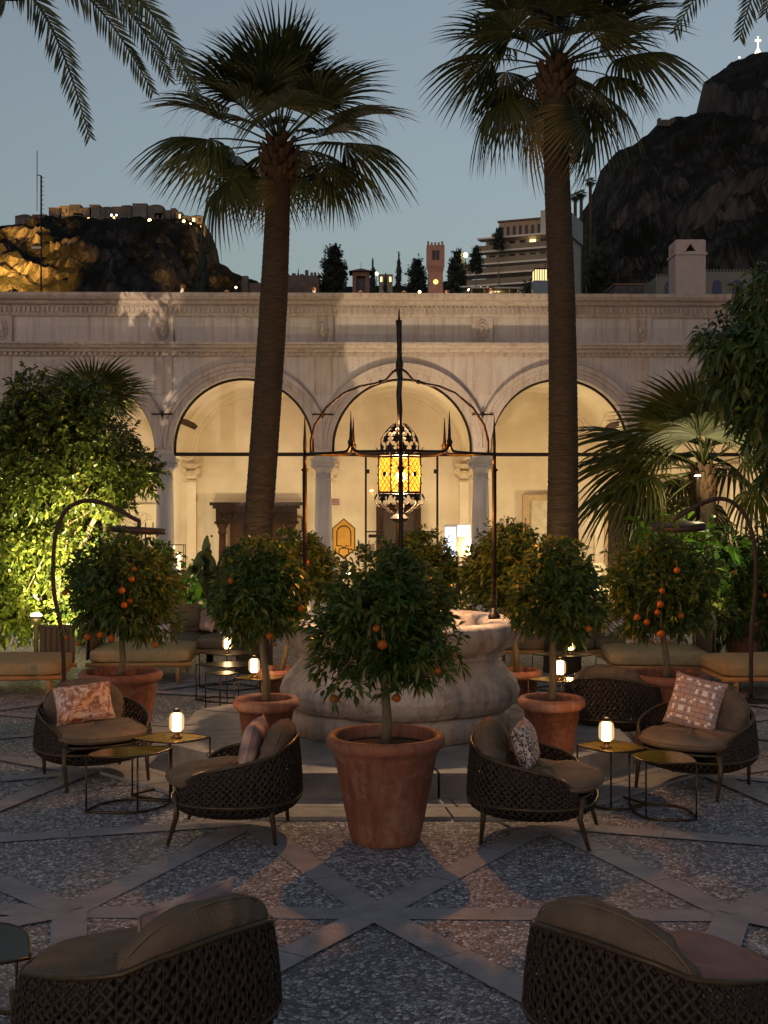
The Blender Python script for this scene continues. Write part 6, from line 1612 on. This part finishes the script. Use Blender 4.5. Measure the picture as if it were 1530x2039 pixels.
# ---- far trees
CYL = leafmat('cypress_foliage', (.012,.016,.012), (.02,.026,.018), None, .1, .8)
def far_tree(name, label, px, pyt, wpx, D, shape, sprigs=420, seed=1):
    k = D/F; tz = gz(D); t = thing(name, label, 'tree', (P(px,0,D).x, D, tz)); zt_ = P(0,pyt,D).z-tz; w_ = wpx*k/2; bl = []; rg = random.Random(seed)
    if shape == 'cypress':
        n = 9; hh = min(zt_, 14*w_)
        for i in range(n):
            q = i/(n-1); r = w_*(.95-.25*q**1.5-.55*max(0, q-.75)/.25*.9); bl.append((rg.uniform(-.1,.1)*w_, 0, zt_-hh*(1-q)*.95-w_*.4, max(r, w_*.22), max(r, w_*.22), hh/n*.95))
    else:
        hh = min(zt_, 3.2*w_)
        for i in range(14): q = i/13; a = i*2.4; r = w_*(.62 if q < .7 else .4); bl.append((math.cos(a)*w_*.5*(1-.6*q*q), math.sin(a)*w_*.5, zt_-hh*(1-q)*.9-w_*.35, r*.75, r*.75, w_*.45))
    me, _ = blob_crown('crown', bl, CYL, sprigs, 7, w_*.22, w_*.05, seed, shell=.35, droop=.1, upb=.6); link('crown', me, t)
    mb = MB(); mb.tube([(0,0,0), (0,0,zt_*.6), (0,0,zt_*.93)], [.12*w_, .1*w_, .02*w_], n=6)
    mb.build('trunk', BARK, t)
    mb = MB(); [mb.sph(b[:3], min(b[3], b[5])*.8, 8, (b[3]/min(b[3], b[5]), b[4]/min(b[3], b[5]), b[5]/min(b[3], b[5]))) for b in bl]; mb.build('inner_foliage', CYL, t)
far_tree('cypress', 'tall dark cypress cone standing in front of the village hill', 403, 476, 44, 90, 'cypress', 700, 1)
far_tree('pine_tree', 'broad dark evergreen tree between the leaning palm and the small roofed tower', 665, 491, 56, 110, 'round', 900, 2)
far_tree('cypress', 'short cypress at the right side of the small roofed tower', 743, 521, 22, 105, 'cypress', 300, 3)
far_tree('cypress', 'thin tall cypress left of the clock tower', 794, 506, 18, 120, 'cypress', 300, 4)
far_tree('cypress', 'small cypress between the roofed tower and the thin tall cypress', 768, 547, 14, 120, 'cypress', 200, 5)
far_tree('dense_tree', 'round dark tree touching the left of the clock tower', 830, 516, 46, 130, 'round', 500, 6)
far_tree('dense_tree', 'rounded tree under the yellow street lamp', 912, 497, 40, 185, 'round', 400, 7)
far_tree('dense_tree', 'dark narrow tree against the left side of the hotel', 948, 490, 30, 170, 'round', 400, 8)
far_tree('dense_tree', 'low dark trees in front of the hotel base', 1052, 561, 44, 115, 'round', 300, 9)
far_tree('dense_tree', 'dark tree right of the clock tower, below the street lamp', 905, 545, 44, 135, 'round', 300, 10)
far_tree('dense_tree', 'bushy tree on the hotel roof terrace side', 993, 452, 26, 200, 'round', 300, 11)
far_tree('cypress', 'cypress at the foot of the mountain right of the straight palm', 1168, 420, 20, 260, 'cypress', 400, 12)
far_tree('cypress', 'second cypress at the foot of the mountain', 1185, 452, 24, 250, 'cypress', 400, 13)
far_tree('dense_tree', 'dark tree mass behind the block right of the straight palm', 1200, 500, 60, 220, 'round', 500, 14)
far_tree('cypress', 'tiny cypress behind the church ruin', 594, 538, 9, 130, 'cypress', 150, 15)
far_tree('dense_tree', 'dark tree at the left slope behind the mast', 25, 575, 50, 120, 'round', 300, 16)
fs = fan_leaf('frond', PALMG, .5, .9, .5, 77, nseg=12, spread=120)
for i, (px, py, lb) in enumerate([(1176,362,'highest small fan palm on the mountain shoulder'), (1158,386,'small fan palm on the mountain shoulder, middle of the group'), (1146,392,'lowest small fan palm next to the straight palm trunk')]):
    D = 330; c = P(px, py, D); k = D/F; t = thing('fan_palm', lb, 'palm tree', (c.x, D, gz(D)), 0, 'far fan palms on the mountain shoulder')
    MB().tube([(0,0,0), (0,0,c.z-gz(D))], [.5,.45], n=8).build('trunk', PTR, t)
    for j in range(14): o = link('frond', fs, t); o.location = (0,0,c.z-gz(D)); o.rotation_euler = (0, R(-(75-9*j)), R(j*137.5)); o.scale = (1.35,)*3
